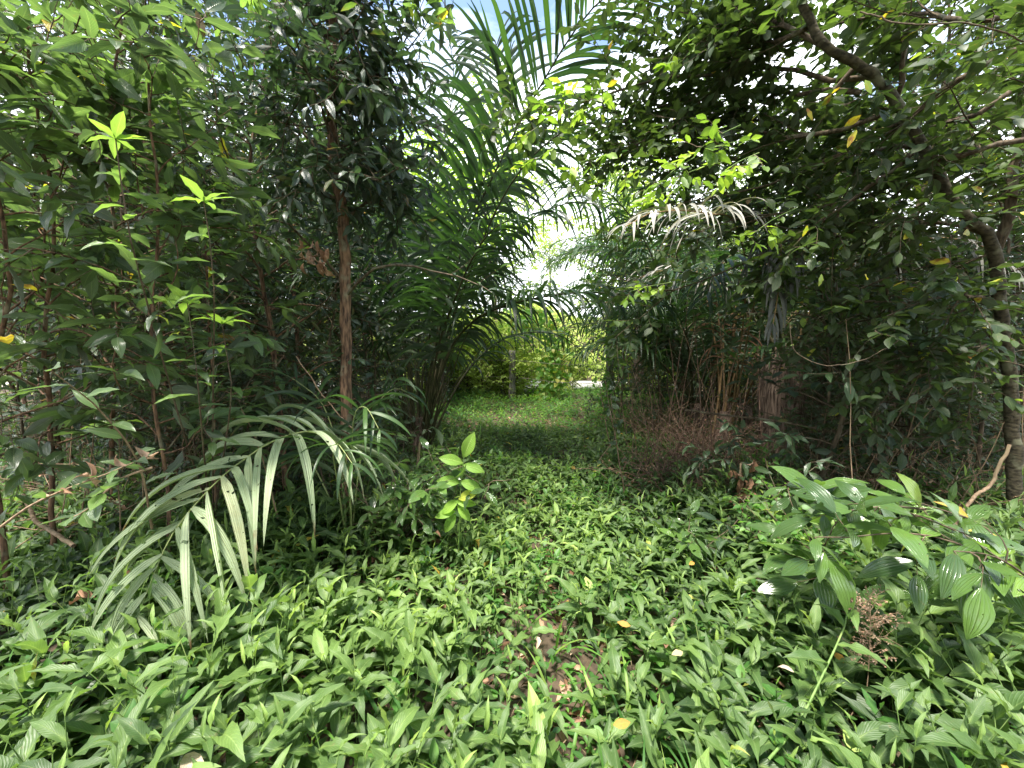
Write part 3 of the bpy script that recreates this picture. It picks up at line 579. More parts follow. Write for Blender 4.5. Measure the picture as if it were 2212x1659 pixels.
# grey dead frond hanging over the path from the right
def dead_palm_fronds():
    B = P(1560, 985, 5.6); B[2] = 0
    r = thing('withered_palm', B, 'withered palm with grey drooping fan of leaflets above the path', 'palm')
    frond(PP((1570, 985, 5.5), (1610, 640, 4.6), (1590, 490, 3.5), (1530, 462, 2.7), (1460, 455, 2.35), (1400, 462, 2.2), (1350, 490, 2.12)), r0=.012, npair=34, L=.33, wd=.022, s0=.6, droop=1.1, lift=.5, mat='dead_grey', rmat='petiole_dry', tone=(.35, .95), origin=B, root=r, name='dead_frond')
    frond(PP((1570, 985, 5.5), (1620, 700, 4.6), (1660, 540, 3.6), (1685, 510, 3.1), (1685, 600, 2.95), (1670, 700, 2.9)), r0=.014, npair=24, L=.4, wd=.03, s0=.6, droop=1.8, lift=.1, fwd=1.4, mat='dead_grey', rmat='petiole_dry', tone=(0, .3), origin=B, root=r, name='dead_frond')
    for i in range(7):
        a = rng.uniform(-.4, .4)
        frond([B+[rng.normal(0, .1), rng.normal(0, .1), 0], B+[a*.5, .1, 1.2], B+[a*1.3, .3, 2.2], B+[a*2.2, .5, 2.8]], r0=.02, npair=20, L=.5, wd=.02, s0=.4, droop=1.4, mat='dead' if i < 3 else 'palm', rmat='petiole_dry', tone=(0, .5), origin=B, root=r, name='frond', miss=.3)
    fb = Buf(); tubes(fb, spline([B-[0, 0, .05], B+[0, 0, .3], B+[0, 0, .6]], 6), [.14, .15, .14, .12, .09, .05], 'fibre', 12); fb.build('base', r, B)
dead_palm_fronds()

# ------------------------------------------------------------------ slender tree left of centre
def slender_tree():
    tr = PP((752, 1190, 2.95), (750, 1000, 2.95), (748, 870, 2.95), (746, 640, 2.95), (741, 470, 2.93), (722, 360, 2.9), (716, 200, 2.9), (722, 60, 2.9), (712, -120, 2.85)); tr[0][2] = -.02
    wood, crown = Buf(), Buf(); tk = spline(tr, 40); tk[1:-1, 0] += rng.normal(0, .003, 38)
    tubes(wood, tk, np.linspace(.046, .03, 40)*(1+.05*np.sin(np.arange(40)*1.7)), 'bark_red', 12)
    limbs = [[(744, 610, 2.95), (700, 560, 2.9), (640, 505, 2.8), (560, 465, 2.7), (480, 430, 2.6)], [(748, 640, 2.95), (800, 585, 2.8), (870, 570, 2.7), (950, 590, 2.6), (1040, 620, 2.5)],
      [(722, 370, 2.9), (640, 270, 2.9), (570, 200, 2.8), (520, 120, 2.7)], [(716, 250, 2.9), (780, 190, 2.8), (850, 140, 2.8), (920, 60, 2.7)], [(718, 330, 2.9), (790, 300, 3), (850, 330, 3.1), (900, 400, 3.1)],
      [(720, 100, 2.9), (660, 30, 2.8), (600, -30, 2.7)], [(720, 60, 2.9), (800, 0, 2.8), (900, -30, 2.7)], [(730, 430, 2.9), (660, 400, 3), (590, 370, 3.1), (520, 380, 3.2)],
      [(716, 180, 2.9), (640, 140, 3.1), (560, 60, 3.2)], [(718, 230, 2.9), (800, 240, 3.2), (880, 230, 3.4), (930, 180, 3.5)], [(740, 480, 2.95), (800, 440, 3.1), (860, 460, 3.3), (920, 500, 3.4)],
      [(716, 300, 2.9), (680, 200, 2.7), (640, 100, 2.5), (620, 0, 2.4)], [(716, 160, 2.9), (740, 80, 2.6), (790, 20, 2.4)], [(722, 360, 2.9), (770, 380, 2.7), (820, 390, 2.6), (860, 360, 2.5)]]
    br = []
    for L in limbs:
        b = spline(PP(*L), 8); b[1:] += rng.normal(0, .012, (7, 3)); br.append(b); tubes(wood, b, np.linspace(.013, .003, 8), 'bark', 5)
    extra = []
    for b in br[2:]:
        for j in range(5):
            i = rng.integers(1, 6); e = wander(b[i], nrm(b[i+1]-b[i]+rng.normal(0, .9, 3)), rng.uniform(.3, .6), 7, .15); extra.append(e); tubes(wood, e, np.linspace(.006, .002, 8), 'bark', 4)
    foliate(wood, crown, br[2:]+extra, 7, .26, 7, T['broad'], .115, 'leaf_dark_shaded', lo=.0, hi=.72, start=.1, jit=.6, droop=.3)
    foliate(wood, crown, br[:2], 3, .2, 3, T['broad'], .09, 'leaf_dark_shaded', lo=.1, hi=.9, start=.5, jit=.6, odd=.2)
    # paler new shoots at the outer top
    pale = [wander(P(x, y, 2.6), [.3*dx, -.2, .6], .25, 7, .1) for x, y, dx in ((900, 60, 1), (860, 20, 1), (620, 60, -1), (560, 20, -1), (480, 110, -1), (930, 110, 1))]
    foliate(wood, crown, pale, 2, .15, 6, T['broad'], .12, 'leaf', lo=.5, hi=.88, start=.1)
    r = tree_thing('slender_tree', (wood, crown), 'slender tree with a straight reddish-brown trunk and dark crown left of centre', 'tree', base=tuple(tk[0]))
    b = Buf(); n = 16; pos = PP(*[(rng.uniform(640, 712), rng.uniform(510, 570), 2.75) for _ in range(n)])
    scatter(b, T['dead'], pos, np.array([0, 0, -1.])+rng.normal(0, .25, (n, 3)), rng.normal(0, 1, (n, 3))+[0, -1, 0], rng.uniform(.08, .13, n), rng.uniform(.4, 1, n), 'dead')
    b.build('withered_leaves', r, tuple(tk[0]))
slender_tree()

# ------------------------------------------------------------------ leaning tree on the right with overhanging boughs
def right_tree():
    tr = PP((2192, 1230, 2.87), (2190, 1000, 2.87), (2182, 850, 2.85), (2165, 700, 2.8), (2140, 520, 2.7), (2070, 450, 2.65), (1990, 310, 2.6), (1940, 225, 2.6), (1870, 150, 2.55), (1790, 105, 2.5), (1745, 40, 2.5), (1715, -90, 2.4)); tr[0][2] = -.02
    wood, crown = Buf(), Buf(); tk = spline(tr, 60); tk[1:-1] += rng.normal(0, .004, (58, 3))
    tubes(wood, tk, np.linspace(.045, .022, 60)*(1+.05*rng.normal(0, 1, 60)), 'bark_pale', 12)
    limbs = [
     [(2230, 90, 2.2), (2050, 190, 2.3), (1900, 290, 2.4), (1800, 335, 2.5), (1680, 400, 2.7), (1560, 425, 2.8), (1420, 450, 3.0)],
     [(1890, 165, 2.55), (1760, 160, 2.7), (1600, 150, 2.8), (1450, 165, 2.9), (1330, 200, 3.0), (1210, 235, 3.1), (1110, 275, 3.2)],
     [(1770, 95, 2.5), (1700, 60, 2.6), (1620, 30, 2.7), (1540, 40, 2.8), (1470, 80, 2.9)],
     [(1990, 310, 2.6), (1850, 420, 2.6), (1700, 520, 2.7), (1560, 590, 2.8), (1440, 630, 2.9), (1340, 640, 3)],
     [(2140, 510, 2.7), (2000, 480, 2.6), (1850, 500, 2.6), (1720, 540, 2.7), (1620, 600, 2.8)],
     [(2165, 650, 2.8), (2060, 640, 2.6), (1950, 655, 2.5), (1840, 650, 2.5), (1760, 690, 2.5)],
     [(1935, 215, 2.6), (1950, 120, 2.5), (1920, 40, 2.4), (1850, -60, 2.4)],
     [(2150, 540, 2.7), (2200, 350, 2.6), (2240, 150, 2.5), (2300, -50, 2.5)],
     [(2230, 300, 2.4), (2080, 330, 2.4), (1930, 400, 2.4), (1800, 440, 2.5), (1640, 470, 2.6), (1500, 520, 2.8)],
     [(1850, 140, 2.55), (1780, 220, 2.7), (1700, 270, 2.8), (1600, 260, 2.9), (1520, 290, 2.9), (1440, 330, 3)],
     [(2220, 20, 2.2), (2080, 50, 2.2), (1950, 30, 2.3), (1800, 60, 2.4), (1680, 110, 2.5), (1560, 110, 2.6)],
     [(2180, 200, 2.5), (2080, 260, 2.6), (1960, 240, 2.8), (1850, 230, 2.9), (1740, 250, 3.1)],
     [(2165, 720, 2.8), (2100, 760, 2.7), (2010, 760, 2.6), (1930, 800, 2.6)],
     [(1740, 30, 2.5), (1650, -10, 2.7), (1560, -30, 2.9), (1480, -20, 3.1)],
     [(1745, 60, 2.5), (1650, 100, 2.8), (1560, 100, 3.1), (1480, 140, 3.3)],
     [(1900, 250, 2.6), (1760, 290, 2.7), (1600, 280, 2.8), (1450, 290, 2.9), (1320, 330, 3.0), (1240, 370, 3.1)],
     [(1860, 200, 2.6), (1700, 200, 2.9), (1560, 200, 3.1), (1400, 240, 3.2), (1290, 290, 3.3)],
     [(1990, 320, 2.6), (1900, 330, 2.9), (1780, 370, 3.2), (1650, 360, 3.4), (1530, 380, 3.6)]]
    br = []
    for k, L in enumerate(limbs):
        b = spline(PP(*[(q[0], q[1], q[2]+(.36 if i_ > 1 else .05)) for i_, q in enumerate(L)]), 12); b[1:] += rng.normal(0, .012, (11, 3)); br.append(b)
        tubes(wood, b, np.linspace(.016 if k != 7 else .035, .003, 12), 'bark', 6)
    extra = []
    for b in br:
        for j in range(7):
            i = rng.integers(1, 10); d = nrm(b[i+1]-b[i]); s = rng.normal(0, .55, 3); e = wander(b[i], nrm(d+s+[-.2, 0, -.05]), rng.uniform(.35, .8), 7, .1, -.02); extra.append(e)
            tubes(wood, e, np.linspace(.006, .0018, 8), 'bark', 4)
    foliate(wood, crown, br, 15, .32, 9, T['oval'], .092, 'leaf_fine', lo=.05, hi=.7, odd=.015, start=.08, jit=.4, droop=.2, twr=.0025)
    foliate(wood, crown, extra, 8, .3, 9, T['oval'], .09, 'leaf_fine', lo=.0, hi=.65, odd=.01, start=.1, jit=.4, droop=.2, twr=.0026)
    # young sprays, tone raised to paint the sunlit fringe over the path
    tips = []
    for (x, y, dx, dy, dd) in ((1640, 300, -120, 20, 2.5), (1600, 270, -100, 60, 2.5), (1300, 190, -110, 40, 2.9), (1240, 230, -100, 60, 3), (1400, 360, -110, 40, 2.9), (1350, 240, -90, -10, 3), (1480, 400, -90, 40, 2.8), (1500, 60, -60, 80, 2.9), (1720, 450, -100, 60, 2.6), (1450, 610, -90, 20, 2.9), (1560, 350, -90, 30, 2.7), (1640, 330, -90, 50, 2.3), (1500, 340, -80, 60, 2.4), (1330, 330, -100, 30, 2.8), (1240, 300, -90, 50, 2.9)):
        tips.append(spline(PP((x, y, dd), (x+dx*.5, y+dy*.4, dd-.03), (x+dx, y+dy, dd-.05)), 8)); tubes(wood, tips[-1], np.linspace(.003, .0015, 8), 'stem', 4)
    foliate(wood, crown, tips, 3, .14, 6, T['ovalh'], .085, 'leaf_fine', lo=.72, hi=.95, odd=.0, start=.1, jit=.35)
    # a few yellowing leaves
    n = 14; pos = PP(*[(rng.uniform(1650, 2150), rng.uniform(80, 720), rng.uniform(2.2, 2.6)) for _ in range(n)])
    scatter(crown, T['ovalh'], pos, np.array([0, 0, -1.])+rng.normal(0, .5, (n, 3)), np.array([0, -1, .3])+rng.normal(0, .4, (n, 3)), rng.uniform(.06, .09, n), rng.uniform(.94, .985, n), 'leaf_fine')
    tree_thing('leaning_tree', (wood, crown), 'tree with a bent mottled trunk at the right edge spreading boughs over the path', 'tree', base=tuple(tk[0]))
right_tree()

# ------------------------------------------------------------------ left broad-leaved saplings
def left_saplings():
    specs = [
     ('sapling', [(366, 1290, 2.3), (363, 1057, 2.3), (336, 889, 2.25), (328, 687, 2.2), (342, 480, 2.15), (330, 300, 2.1), (320, 130, 2.0)], .012, 'broad-leaved sapling with a thin reddish stem at the left', 26, .55),
     ('sapling', [(120, 1330, 2.4), (110, 1000, 2.4), (95, 760, 2.3), (120, 520, 2.2), (90, 300, 2.1), (60, 60, 2.0)], .016, 'tall sapling with long leaves beside the left edge', 30, .6),
     ('sapling', [(470, 1250, 2.8), (466, 1000, 2.8), (455, 760, 2.7), (445, 560, 2.6), (440, 420, 2.5)], .012, 'sapling topped by a light green leaf rosette behind the pale frond', 14, .4),
     ('sapling', [(250, 1200, 3.1), (240, 900, 3.0), (255, 600, 2.9), (230, 300, 2.8), (260, 60, 2.7), (250, -120, 2.6)], .02, 'dense tall sapling filling the upper left corner', 34, .75),
     ('sapling', [(10, 1250, 2.1), (-20, 900, 2.1), (20, 600, 2.0), (-10, 330, 1.9), (10, 100, 1.8)], .016, 'sapling half cut off by the left edge with slanting leaves', 26, .55),
    ]
    for name, pts, r0, lab, nb, bl in specs:
        tr = PP(*pts); tr[0][2] = -.02
        w_, c_ = grow(tr, r0, .005, nb, bl, t0=.28, elev=.45, bark='bark_red', sides=7, nseg=20, ntw=4, twl=.2, nleaf=5, tm=T['broad'], size=.165, mat='leaf', lo=.05, hi=.8, odd=.012, droop=.12, jit=.45, start=.3)
        if 'rosette' in lab:
            for (x, y, d) in ((440, 435, 1.75), (405, 655, 1.75), (480, 700, 1.9), (250, 300, 1.6)):
                c0 = P(x, y, d); n = 7; az = np.arange(n)*2.4; el = rng.uniform(.0, .7, n)
                scatter(c_, T['broad'], np.repeat(c0[None], n, 0), np.stack([np.cos(az)*np.cos(el), np.sin(az)*np.cos(el), np.sin(el)], 1), [0, 0, 1.], rng.uniform(.10, .145, n), rng.uniform(.72, .84, n), 'leaf')
                tubes(c_, spline([tr[0]+[0, 0, .25], tr[0]*.5+c0*.5+[0, 0, -.1], c0+[.02, 0, -.35], c0+[.01, 0, -.12], c0], 14), np.linspace(.007, .0022, 14), 'twig', 5)
                j = np.arange(9); q = c0+np.array([.01, 0, -.05])+np.array([0, 0, -.05])*j[:, None]; a2 = j*2.4
                scatter(c_, T['broad'], q, np.stack([np.cos(a2), np.sin(a2), .1+0*a2], 1), [0, 0, 1.], rng.uniform(.11, .16, 9), rng.uniform(.3, .75, 9), 'leaf')
        tree_thing(name, (w_, c_), lab, 'sapling', base=tuple(tr[0]), parts=('stem', 'crown'))
    # low shoot with large glossy leaves at the left edge
    def shoot(pts, label, n, size, tone, mat='leaf', tm='broad', extra=()):
        w_, c_ = Buf(), Buf(); b = spline(PP(*pts), 10); tubes(w_, b, np.linspace(.006, .002, 10), 'drystem', 5)
        t = np.linspace(.3, 1, n)*9; i = np.minimum(t.astype(int), 8); p = b[i]+(b[i+1]-b[i])*(t-i)[:, None]; d = nrm(b[i+1]-b[i])
        s = nrm(np.cross(d, [0, 0, 1.]))*np.where(np.arange(n) % 2, 1, -1)[:, None]
        ax = d*.6+s*.9+rng.normal(0, .25, (n, 3)); scatter(c_, T[tm], p, ax, np.array([0, -.35, 1.])+rng.normal(0, .3, (n, 3)), size*rng.uniform(.75, 1.15, n), rng.uniform(*tone, n), mat)
        if extra: 
            n = extra[0]; p = b[rng.integers(3, 10, n)]; scatter(c_, T['dead'], p, rng.normal(0, 1, (n, 3)), rng.normal(0, 1, (n, 3)), rng.uniform(.06, .1, n), rng.uniform(.6, 1, n), 'dead')
        return tree_thing('shoot', (w_, c_), label, 'shoot', base=tuple(b[0]), parts=('stem', 'leaves'))
    shoot([(330, 1150, 2.0), (300, 1000, 1.8), (220, 890, 1.6), (150, 830, 1.42), (110, 800, 1.36)], 'shoot ending in a fan of glossy blue-green leaves at the left edge', 9, .135, (.35, .7))
    shoot([(0, 1140, 1.6), (70, 1090, 1.6), (160, 1050, 1.6), (240, 1020, 1.6), (320, 985, 1.65)], 'drooping shoot with half-withered pinkish leaves at the lower left', 13, .10, (.2, .7), extra=(8,))
    shoot([(330, 1010, 1.7), (270, 1030, 1.65), (230, 1060, 1.6), (190, 1100, 1.55), (150, 1120, 1.5)], 'low shoot with oval shiny leaves under the withered one', 11, .10, (.3, .8), tm='ovalh')
    shoot([(600, 1120, 2.5), (570, 1000, 2.4), (545, 930, 2.35), (520, 880, 2.3)], 'dark leafy shoot rising behind the pale frond', 9, .13, (.1, .6))
left_saplings()

# ------------------------------------------------------------------ bushy leaves below the slender tree, seedling, right shrubs
def bush(name, label, B, h, rad, n, tm, size, mat, lo, hi, nst=9, cat='shrub', up=1., group=None, odd=.01, elev=.8, stem='twig'):
    w_, c_ = Buf(), Buf(); B = np.array(B, float); br = []
    for i in range(nst):
        az = rng.uniform(0, 6.28); e = elev+rng.uniform(-.4, .4)
        b = wander(B+[rng.normal(0, .04), rng.normal(0, .04), 0], [math.cos(az)*math.cos(e)*rad/h, math.sin(az)*math.cos(e)*rad/h, math.sin(e)], math.hypot(h, rad*.6)*rng.uniform(.6, 1.1), 7, .12, -.02); br.append(b)
        tubes(w_, b, np.linspace(.007, .002, 8), stem, 5)
    foliate(w_, c_, br, 6, rad*.4, n, T[tm], size, mat, lo=lo, hi=hi, odd=odd, start=.2, up=up)
    return tree_thing(name, (w_, c_), label, cat, group, base=tuple(B), parts=('stems', 'foliage'))
def gp(x, d): p = P(x, 900, d); return [p[0], p[1], 0]
bush('shrub', 'glossy-leaved shrub at the foot of the slender tree', gp(800, 2.75), .95, .5, 5, 'gloss', .12, 'leaf_glossy', .2, .8, nst=10)
bush('shrub', 'leafy shrub tangled through the fronds of the young palm', gp(710, 3.0), .95, .5, 5, 'broad', .11, 'leaf', .2, .75, nst=9)
bush('shrub', 'low dark shrub between the young palm and the large palm', gp(860, 3.6), .55, .4, 5, 'broad', .10, 'leaf', .1, .6, nst=8)
bush('shrub', 'dull blue-green broad-leaved shrub by the right side of the path', gp(1640, 3.3), 1.15, .5, 5, 'broad', .12, 'leaf_dark_shaded', .45, .8, nst=9)
bush('shrub', 'small-leaved light green creeper shrub in front of the broad-leaved one', gp(1800, 2.5), .75, .4, 7, 'heart', .04, 'leaf_small', .4, .95, nst=10)
bush('shrub', 'low glossy shoot by the right path edge', gp(1500, 2.6), .45, .25, 5, 'gloss', .11, 'leaf_glossy', .4, .8, nst=4)
bush('shrub', 'thin-leaved dark shrub beside the reddish brush', gp(1480, 3.6), .5, .35, 5, 'broad', .09, 'leaf_ground', .1, .5, nst=7)
def glossy_shrub():
    w_, c_ = Buf(), Buf(); br = []
    for L in ([(2230, 1300, 1.6), (2120, 1180, 1.6), (2000, 1120, 1.6), (1900, 1095, 1.6), (1800, 1110, 1.6)], [(2240, 1320, 1.7), (2150, 1230, 1.55), (2060, 1170, 1.5), (1940, 1150, 1.5), (1850, 1160, 1.45), (1760, 1160, 1.45)],
              [(2230, 1300, 1.8), (2140, 1150, 1.85), (2030, 1100, 1.9), (1920, 1075, 1.9), (1830, 1100, 1.9)], [(2260, 1300, 1.5), (2210, 1240, 1.45), (2140, 1200, 1.4), (2060, 1190, 1.4)],
              [(1900, 1480, 1.8), (1840, 1300, 1.8), (1790, 1220, 1.75), (1740, 1210, 1.7)], [(2000, 1100, 1.6), (1900, 1090, 1.75), (1800, 1075, 1.85), (1700, 1050, 1.9)]):
        b = spline(PP(*L), 12); br.append(b); tubes(w_, b, np.linspace(.006, .002, 12), 'twig', 6)
    foliate(w_, c_, br, 6, .14, 4, T['gloss'], .18, 'leaf_glossy', lo=.15, hi=.92, odd=.02, start=.22, jit=.3, droop=.08, twmat='twig', up=1., nv=(-.05, -.4), grav=-.1)
    B = P(2240, 1400, 1.7); B[2] = 0; tubes(w_, spline([B, B+[0, 0, .3], br[0][0]], 8), np.full(8, .009), 'bark', 6)
    tree_thing('glossy_shrub', (w_, c_), 'shrub with shiny parallel-veined leaves reaching in from the right edge', 'shrub', base=tuple(B), parts=('stems', 'foliage'))
glossy_shrub()
def seedling():
    w_, c_ = Buf(), Buf(); B = P(990, 1180, 2.55); B[2] = 0; D = 2.5
    st = spline(np.vstack([[B], PP((992, 1150, D), (995, 1060, D), (1000, 1010, D), (1002, 985, D))]), 12); tubes(w_, st, np.linspace(.004, .0022, 12), 'stem', 6)
    rt = [leaf_tmpl(14, 6, .46, peak=.5, fold=.22, curl=.5, wave=.0, tip=.6, seed=i) for i in range(3)]
    L = [((1002, 988), (20, -52), .19, .35), ((1000, 1000), (-42, -12), .17, .2), ((1001, 1004), (38, 10), .155, .1), ((994, 1042), (-46, -6), .165, .2), ((994, 1040), (42, 14), .16, .1),
         ((990, 1078), (34, -14), .15, .9), ((990, 1080), (-34, 26), .15, .6), ((988, 1092), (26, 28), .14, .5), ((984, 1105), (-52, 10), .15, .2), ((985, 1110), (-20, 30), .15, .0), ((986, 1085), (48, 2), .14, .5)]
    for (p, d, s, t) in L:
        a = P(p[0], p[1], D); s = s*.95; b = P(p[0]+d[0], p[1]+d[1], D-.03); ax = nrm(b-a); scatter(c_, rt, [a], ax, np.array([0, -.75, .65])+rng.normal(0, .1, 3), s, t, 'leaf_ribbed')
    tree_thing('seedling', (w_, c_), 'bright yellow-green seedling with ribbed oval leaves beside the path', 'seedling', base=tuple(B), parts=('stem', 'leaves'))
seedling()
def seedhead():
    w_ = Buf(); B = P(1875, 1440, 1.45); B[2] = 0; t0 = P(1880, 1285, 1.45); st = spline([B, (B+t0)/2+[.01, 0, 0], t0], 14); tubes(w_, st, np.linspace(.0022, .0012, 14), 'drystem', 5)
    h_ = Buf(); n = 60; i = rng.uniform(6, 12.9, n); k = i.astype(int); p = st[k]+(st[k+1]-st[k])*(i-k)[:, None]; az = rng.uniform(0, 6.28, n)
    d = np.stack([np.cos(az), np.sin(az), rng.uniform(.1, 1, n)], 1)*rng.uniform(.04, .11, (n, 1)); q = np.stack([p, p+d*.5+rng.normal(0, .006, (n, 3)), p+d], 1)
    tubes(h_, q, np.array([[.0011, .0009, .0006]]), 'drystem', 3)
    m = 700; j = rng.integers(0, n, m); f = rng.uniform(.15, 1, (m, 1)); pp = p[j]+d[j]*f
    scatter(h_, T['far'], pp, rng.normal(0, 1, (m, 3)), rng.normal(0, 1, (m, 3)), rng.uniform(.007, .012, m), rng.uniform(.5, 1, m), 'dead')
    r = thing('seeding_grass', B, 'dry pinkish grass seed head standing in front of the glossy shrub', 'grass plant'); w_.build('stalk', r, B); h_.build('seed_head', r, B)
seedhead()
for pts, lab, n, sz in (([(1660, 1640, 1.15), (1725, 1560, 1.22), (1790, 1430, 1.3), (1830, 1330, 1.42), (1810, 1290, 1.5)], 'long bare-jointed herb stem leaning left of the seed head', 6, .15), ([(2230, 1600, 1.25), (2200, 1500, 1.35), (2130, 1400, 1.5), (2090, 1330, 1.6)], 'tall herb standing at the lower right edge', 6, .14)):
    w_, c_ = Buf(), Buf(); b = spline(PP(*pts), 10); tubes(w_, b, np.linspace(.0045, .0025, 10), 'stem', 6)
    i = np.linspace(4, 9, n).astype(int); az = np.arange(n)*2.5+.5; ax = np.stack([np.cos(az), np.sin(az), np.linspace(.1, 1, n)], 1)
    scatter(c_, T['ground'], b[i], ax, [0, 0, 1.], sz, rng.uniform(.3, .6, n), 'leaf_ground'); tree_thing('tall_herb', (w_, c_), lab, 'herb', base=tuple(b[0]), parts=('stem', 'leaves'))

# ------------------------------------------------------------------ fence
def post(x, ytop, ybot, d, rad, label):
    t0 = P(x, ytop, d); b = t0.copy(); b[2] = float(gz(b[0], b[1]))-.05; bf = Buf(); k = 14
    p = spline([b, (b+t0)/2+[.01, 0, 0], t0+[.005, 0, 0]], k); tubes(bf, np.vstack([p, p[-1:]+[0, 0, .004]]), np.r_[np.full(k, rad)*(1+.06*rng.normal(0, 1, k)), .001], 'post', 10)
    o = bf.build('fence_post', None, tuple(b)); tag(o, label, 'post'); return t0
a = post(1106, 757, 850, 11.2, .1, 'grey weathered fence post on the left of the opening'); b = post(1317, 762, 860, 9.6, .085, 'dark fence post with a strap on the right of the opening')
for z, lab in ((-.28, 'upper fence wire across the opening'), (-.75, 'lower fence wire sagging across the opening')):
    bf = Buf(); tubes(bf, spline([a+[-3, .8, z], a+[0, -.1, z], (a+b)/2+[0, 0, z-.05], b+[0, -.09, z], b+[3, -1, z]], 30), np.full(30, .005), 'wire', 5)
    tag(bf.build('fence_wire'), lab, 'wire')
bf = Buf(); tubes(bf, [b+[0, 0, -.17], b+[0, 0, -.1]], [.102, .102], 'bark', 12); o = bf.build('post_strap'); 
o.parent = bpy.data.objects['fence_post.001']; o.location = -np.array(o.parent.location)

# ------------------------------------------------------------------ reusable saplings, bushes, trees
def proto(name, h, r0, nb, bl, parts=('stem', 'crown'), lean=.1, **k):
    tr = [[0, 0, -.03], [rng.normal(0, lean), rng.normal(0, lean), h*.35], [rng.normal(0, lean*1.5), rng.normal(0, lean*1.5), h*.7], [rng.normal(0, lean*2), rng.normal(0, lean*2), h]]
    return (name, grow(tr, r0, .006, nb, bl, **k), parts)
protos = {}
def mk(key, *a, **k): protos[key] = proto(*a, **k)
mk('sapA', 'thicket_sapling', 3.4, .022, 30, .75, t0=.12, elev=.4, ntw=5, twl=.24, nleaf=5, tm=T['broadm'], size=.125, mat='leaf_dark_shaded', lo=.1, hi=.85, start=.2)
mk('sapB', 'thicket_sapling', 4.6, .03, 38, .95, t0=.18, elev=.45, ntw=6, twl=.28, nleaf=5, tm=T['broadm'], size=.12, mat='leaf_dark_shaded', lo=.1, hi=.75, start=.2, bark='bark_red')
mk('sapC', 'thicket_sapling', 2.4, .016, 24, .6, t0=.08, elev=.5, ntw=5, twl=.2, nleaf=6, tm=T['oval'], size=.08, mat='leaf_dark_shaded', lo=.2, hi=.85, start=.15)
mk('sapD', 'thicket_sapling', 3.8, .02, 34, .8, t0=.1, elev=.2, ntw=6, twl=.26, nleaf=6, tm=T['oval'], size=.07, mat='leaf_fine', lo=.0, hi=.6, start=.15)
mk('bushS', 'sunlit_bush', 2.2, .03, 44, 1.0, t0=.03, elev=.45, ntw=9, twl=.3, nleaf=9, tm=T['far'], size=.1, mat='leaf_far_sunlit', lo=.2, hi=1., start=.1)
mk('treeF', 'far_tree', 8.5, .13, 40, 2.3, t0=.25, elev=.5, ntw=11, twl=.6, nleaf=11, tm=T['far'], size=.16, mat='leaf_far_sunlit', lo=.0, hi=.9, start=.15, twr=.006)
mk('sapE', 'low_bush', 1.0, .02, 26, .7, t0=.03, elev=.5, ntw=7, twl=.24, nleaf=8, tm=T['far'], size=.09, mat='leaf_far_sunlit', lo=.1, hi=.9, start=.1)
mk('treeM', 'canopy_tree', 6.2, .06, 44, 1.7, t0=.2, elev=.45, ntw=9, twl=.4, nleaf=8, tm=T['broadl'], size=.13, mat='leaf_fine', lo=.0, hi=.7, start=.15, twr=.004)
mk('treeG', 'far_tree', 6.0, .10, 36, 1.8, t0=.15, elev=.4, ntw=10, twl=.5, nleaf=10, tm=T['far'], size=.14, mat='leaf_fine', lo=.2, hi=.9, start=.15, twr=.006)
made = {}
def place(key, x, y, rz, s, label, group, cat):
    if key not in made:
        nm, wc, parts = protos[key]; r = tree_thing(nm, wc, label, cat, group, parts=parts); made[key] = r
        r.location = (x, y, float(gz(x, y))); r.rotation_euler = (0, 0, rz); r.scale = (s, s, s); return r
    return dup(made[key], (x, y, float(gz(x, y))), rz, s, label, group, cat)
def zone(n, yr, xf, keys, srange, label, group, cat, mind=.35):
    pts = []; tries = 0
    while len(pts) < n and tries < 4000:
        tries += 1; y = rng.uniform(*yr); lo, hi = xf(y); x = rng.uniform(lo, hi)
        if 1530 < 1106+x/y*860 < 1760 and y < 6.8: continue
        if all((x-a)**2+(y-b)**2 > mind**2 for a, b in pts): pts.append((x, y))
    for i, (x, y) in enumerate(pts): place(keys[rng.integers(len(keys))], x, y, rng.uniform(0, 6.28), rng.uniform(*srange), label, group, cat)
zone(26, (3.4, 6.), lambda y: (-1.25*y, -.32*y-.35), ['sapA', 'sapB', 'sapC', 'sapD'], (.75, 1.15), 'dark leafy sapling in the thicket left of the path', 'saplings in the left thicket', 'sapling', .45)
zone(26, (6., 11.), lambda y: (-1.25*y, -.24*y-.7), ['sapA', 'sapB', 'sapD'], (.85, 1.3), 'sapling deep in the thicket behind the large palm', 'saplings deep in the left thicket', 'sapling', .6)
zone(30, (3.5, 6.2), lambda y: (.47*y+.4, 1.3*y), ['sapA', 'sapC', 'sapD', 'sapD', 'sapC'], (.7, 1.05), 'dark leafy sapling in the thicket right of the path', 'saplings in the right thicket', 'sapling', .45)
zone(38, (5.6, 11.), lambda y: (.29*y+.45, 1.3*y), ['sapA', 'sapD', 'sapC'], (.8, 1.2), 'sapling deep in the thicket behind the shaggy palm', 'saplings deep in the right thicket', 'sapling', .6)
zone(12, (11.7, 13.2), lambda y: (-2.8, .3), ['bushS'], (.75, 1.0), 'sunlit yellow-green bush behind the left fence post', 'sunlit bushes by the fence', 'bush', .5)
zone(14, (11.0, 13.4), lambda y: (3.9, 10), ['bushS'], (.8, 1.1), 'sunlit bush behind the right fence post', 'sunlit bushes right of the opening', 'bush', .6)
zone(20, (11.5, 13.8), lambda y: (-15, -2.8), ['bushS', 'bushS', 'treeG'], (.8, 1.1), 'sunlit bush or small tree beyond the left thicket', 'trees beyond the left thicket', 'tree', 1.2)
zone(16, (18.5, 30), lambda y: (-32, -.02*y), ['treeF', 'treeG'], (.8, 1.1), 'leafy tree on the slope beyond the road, left side', 'trees on the left slope', 'tree', 1.8)
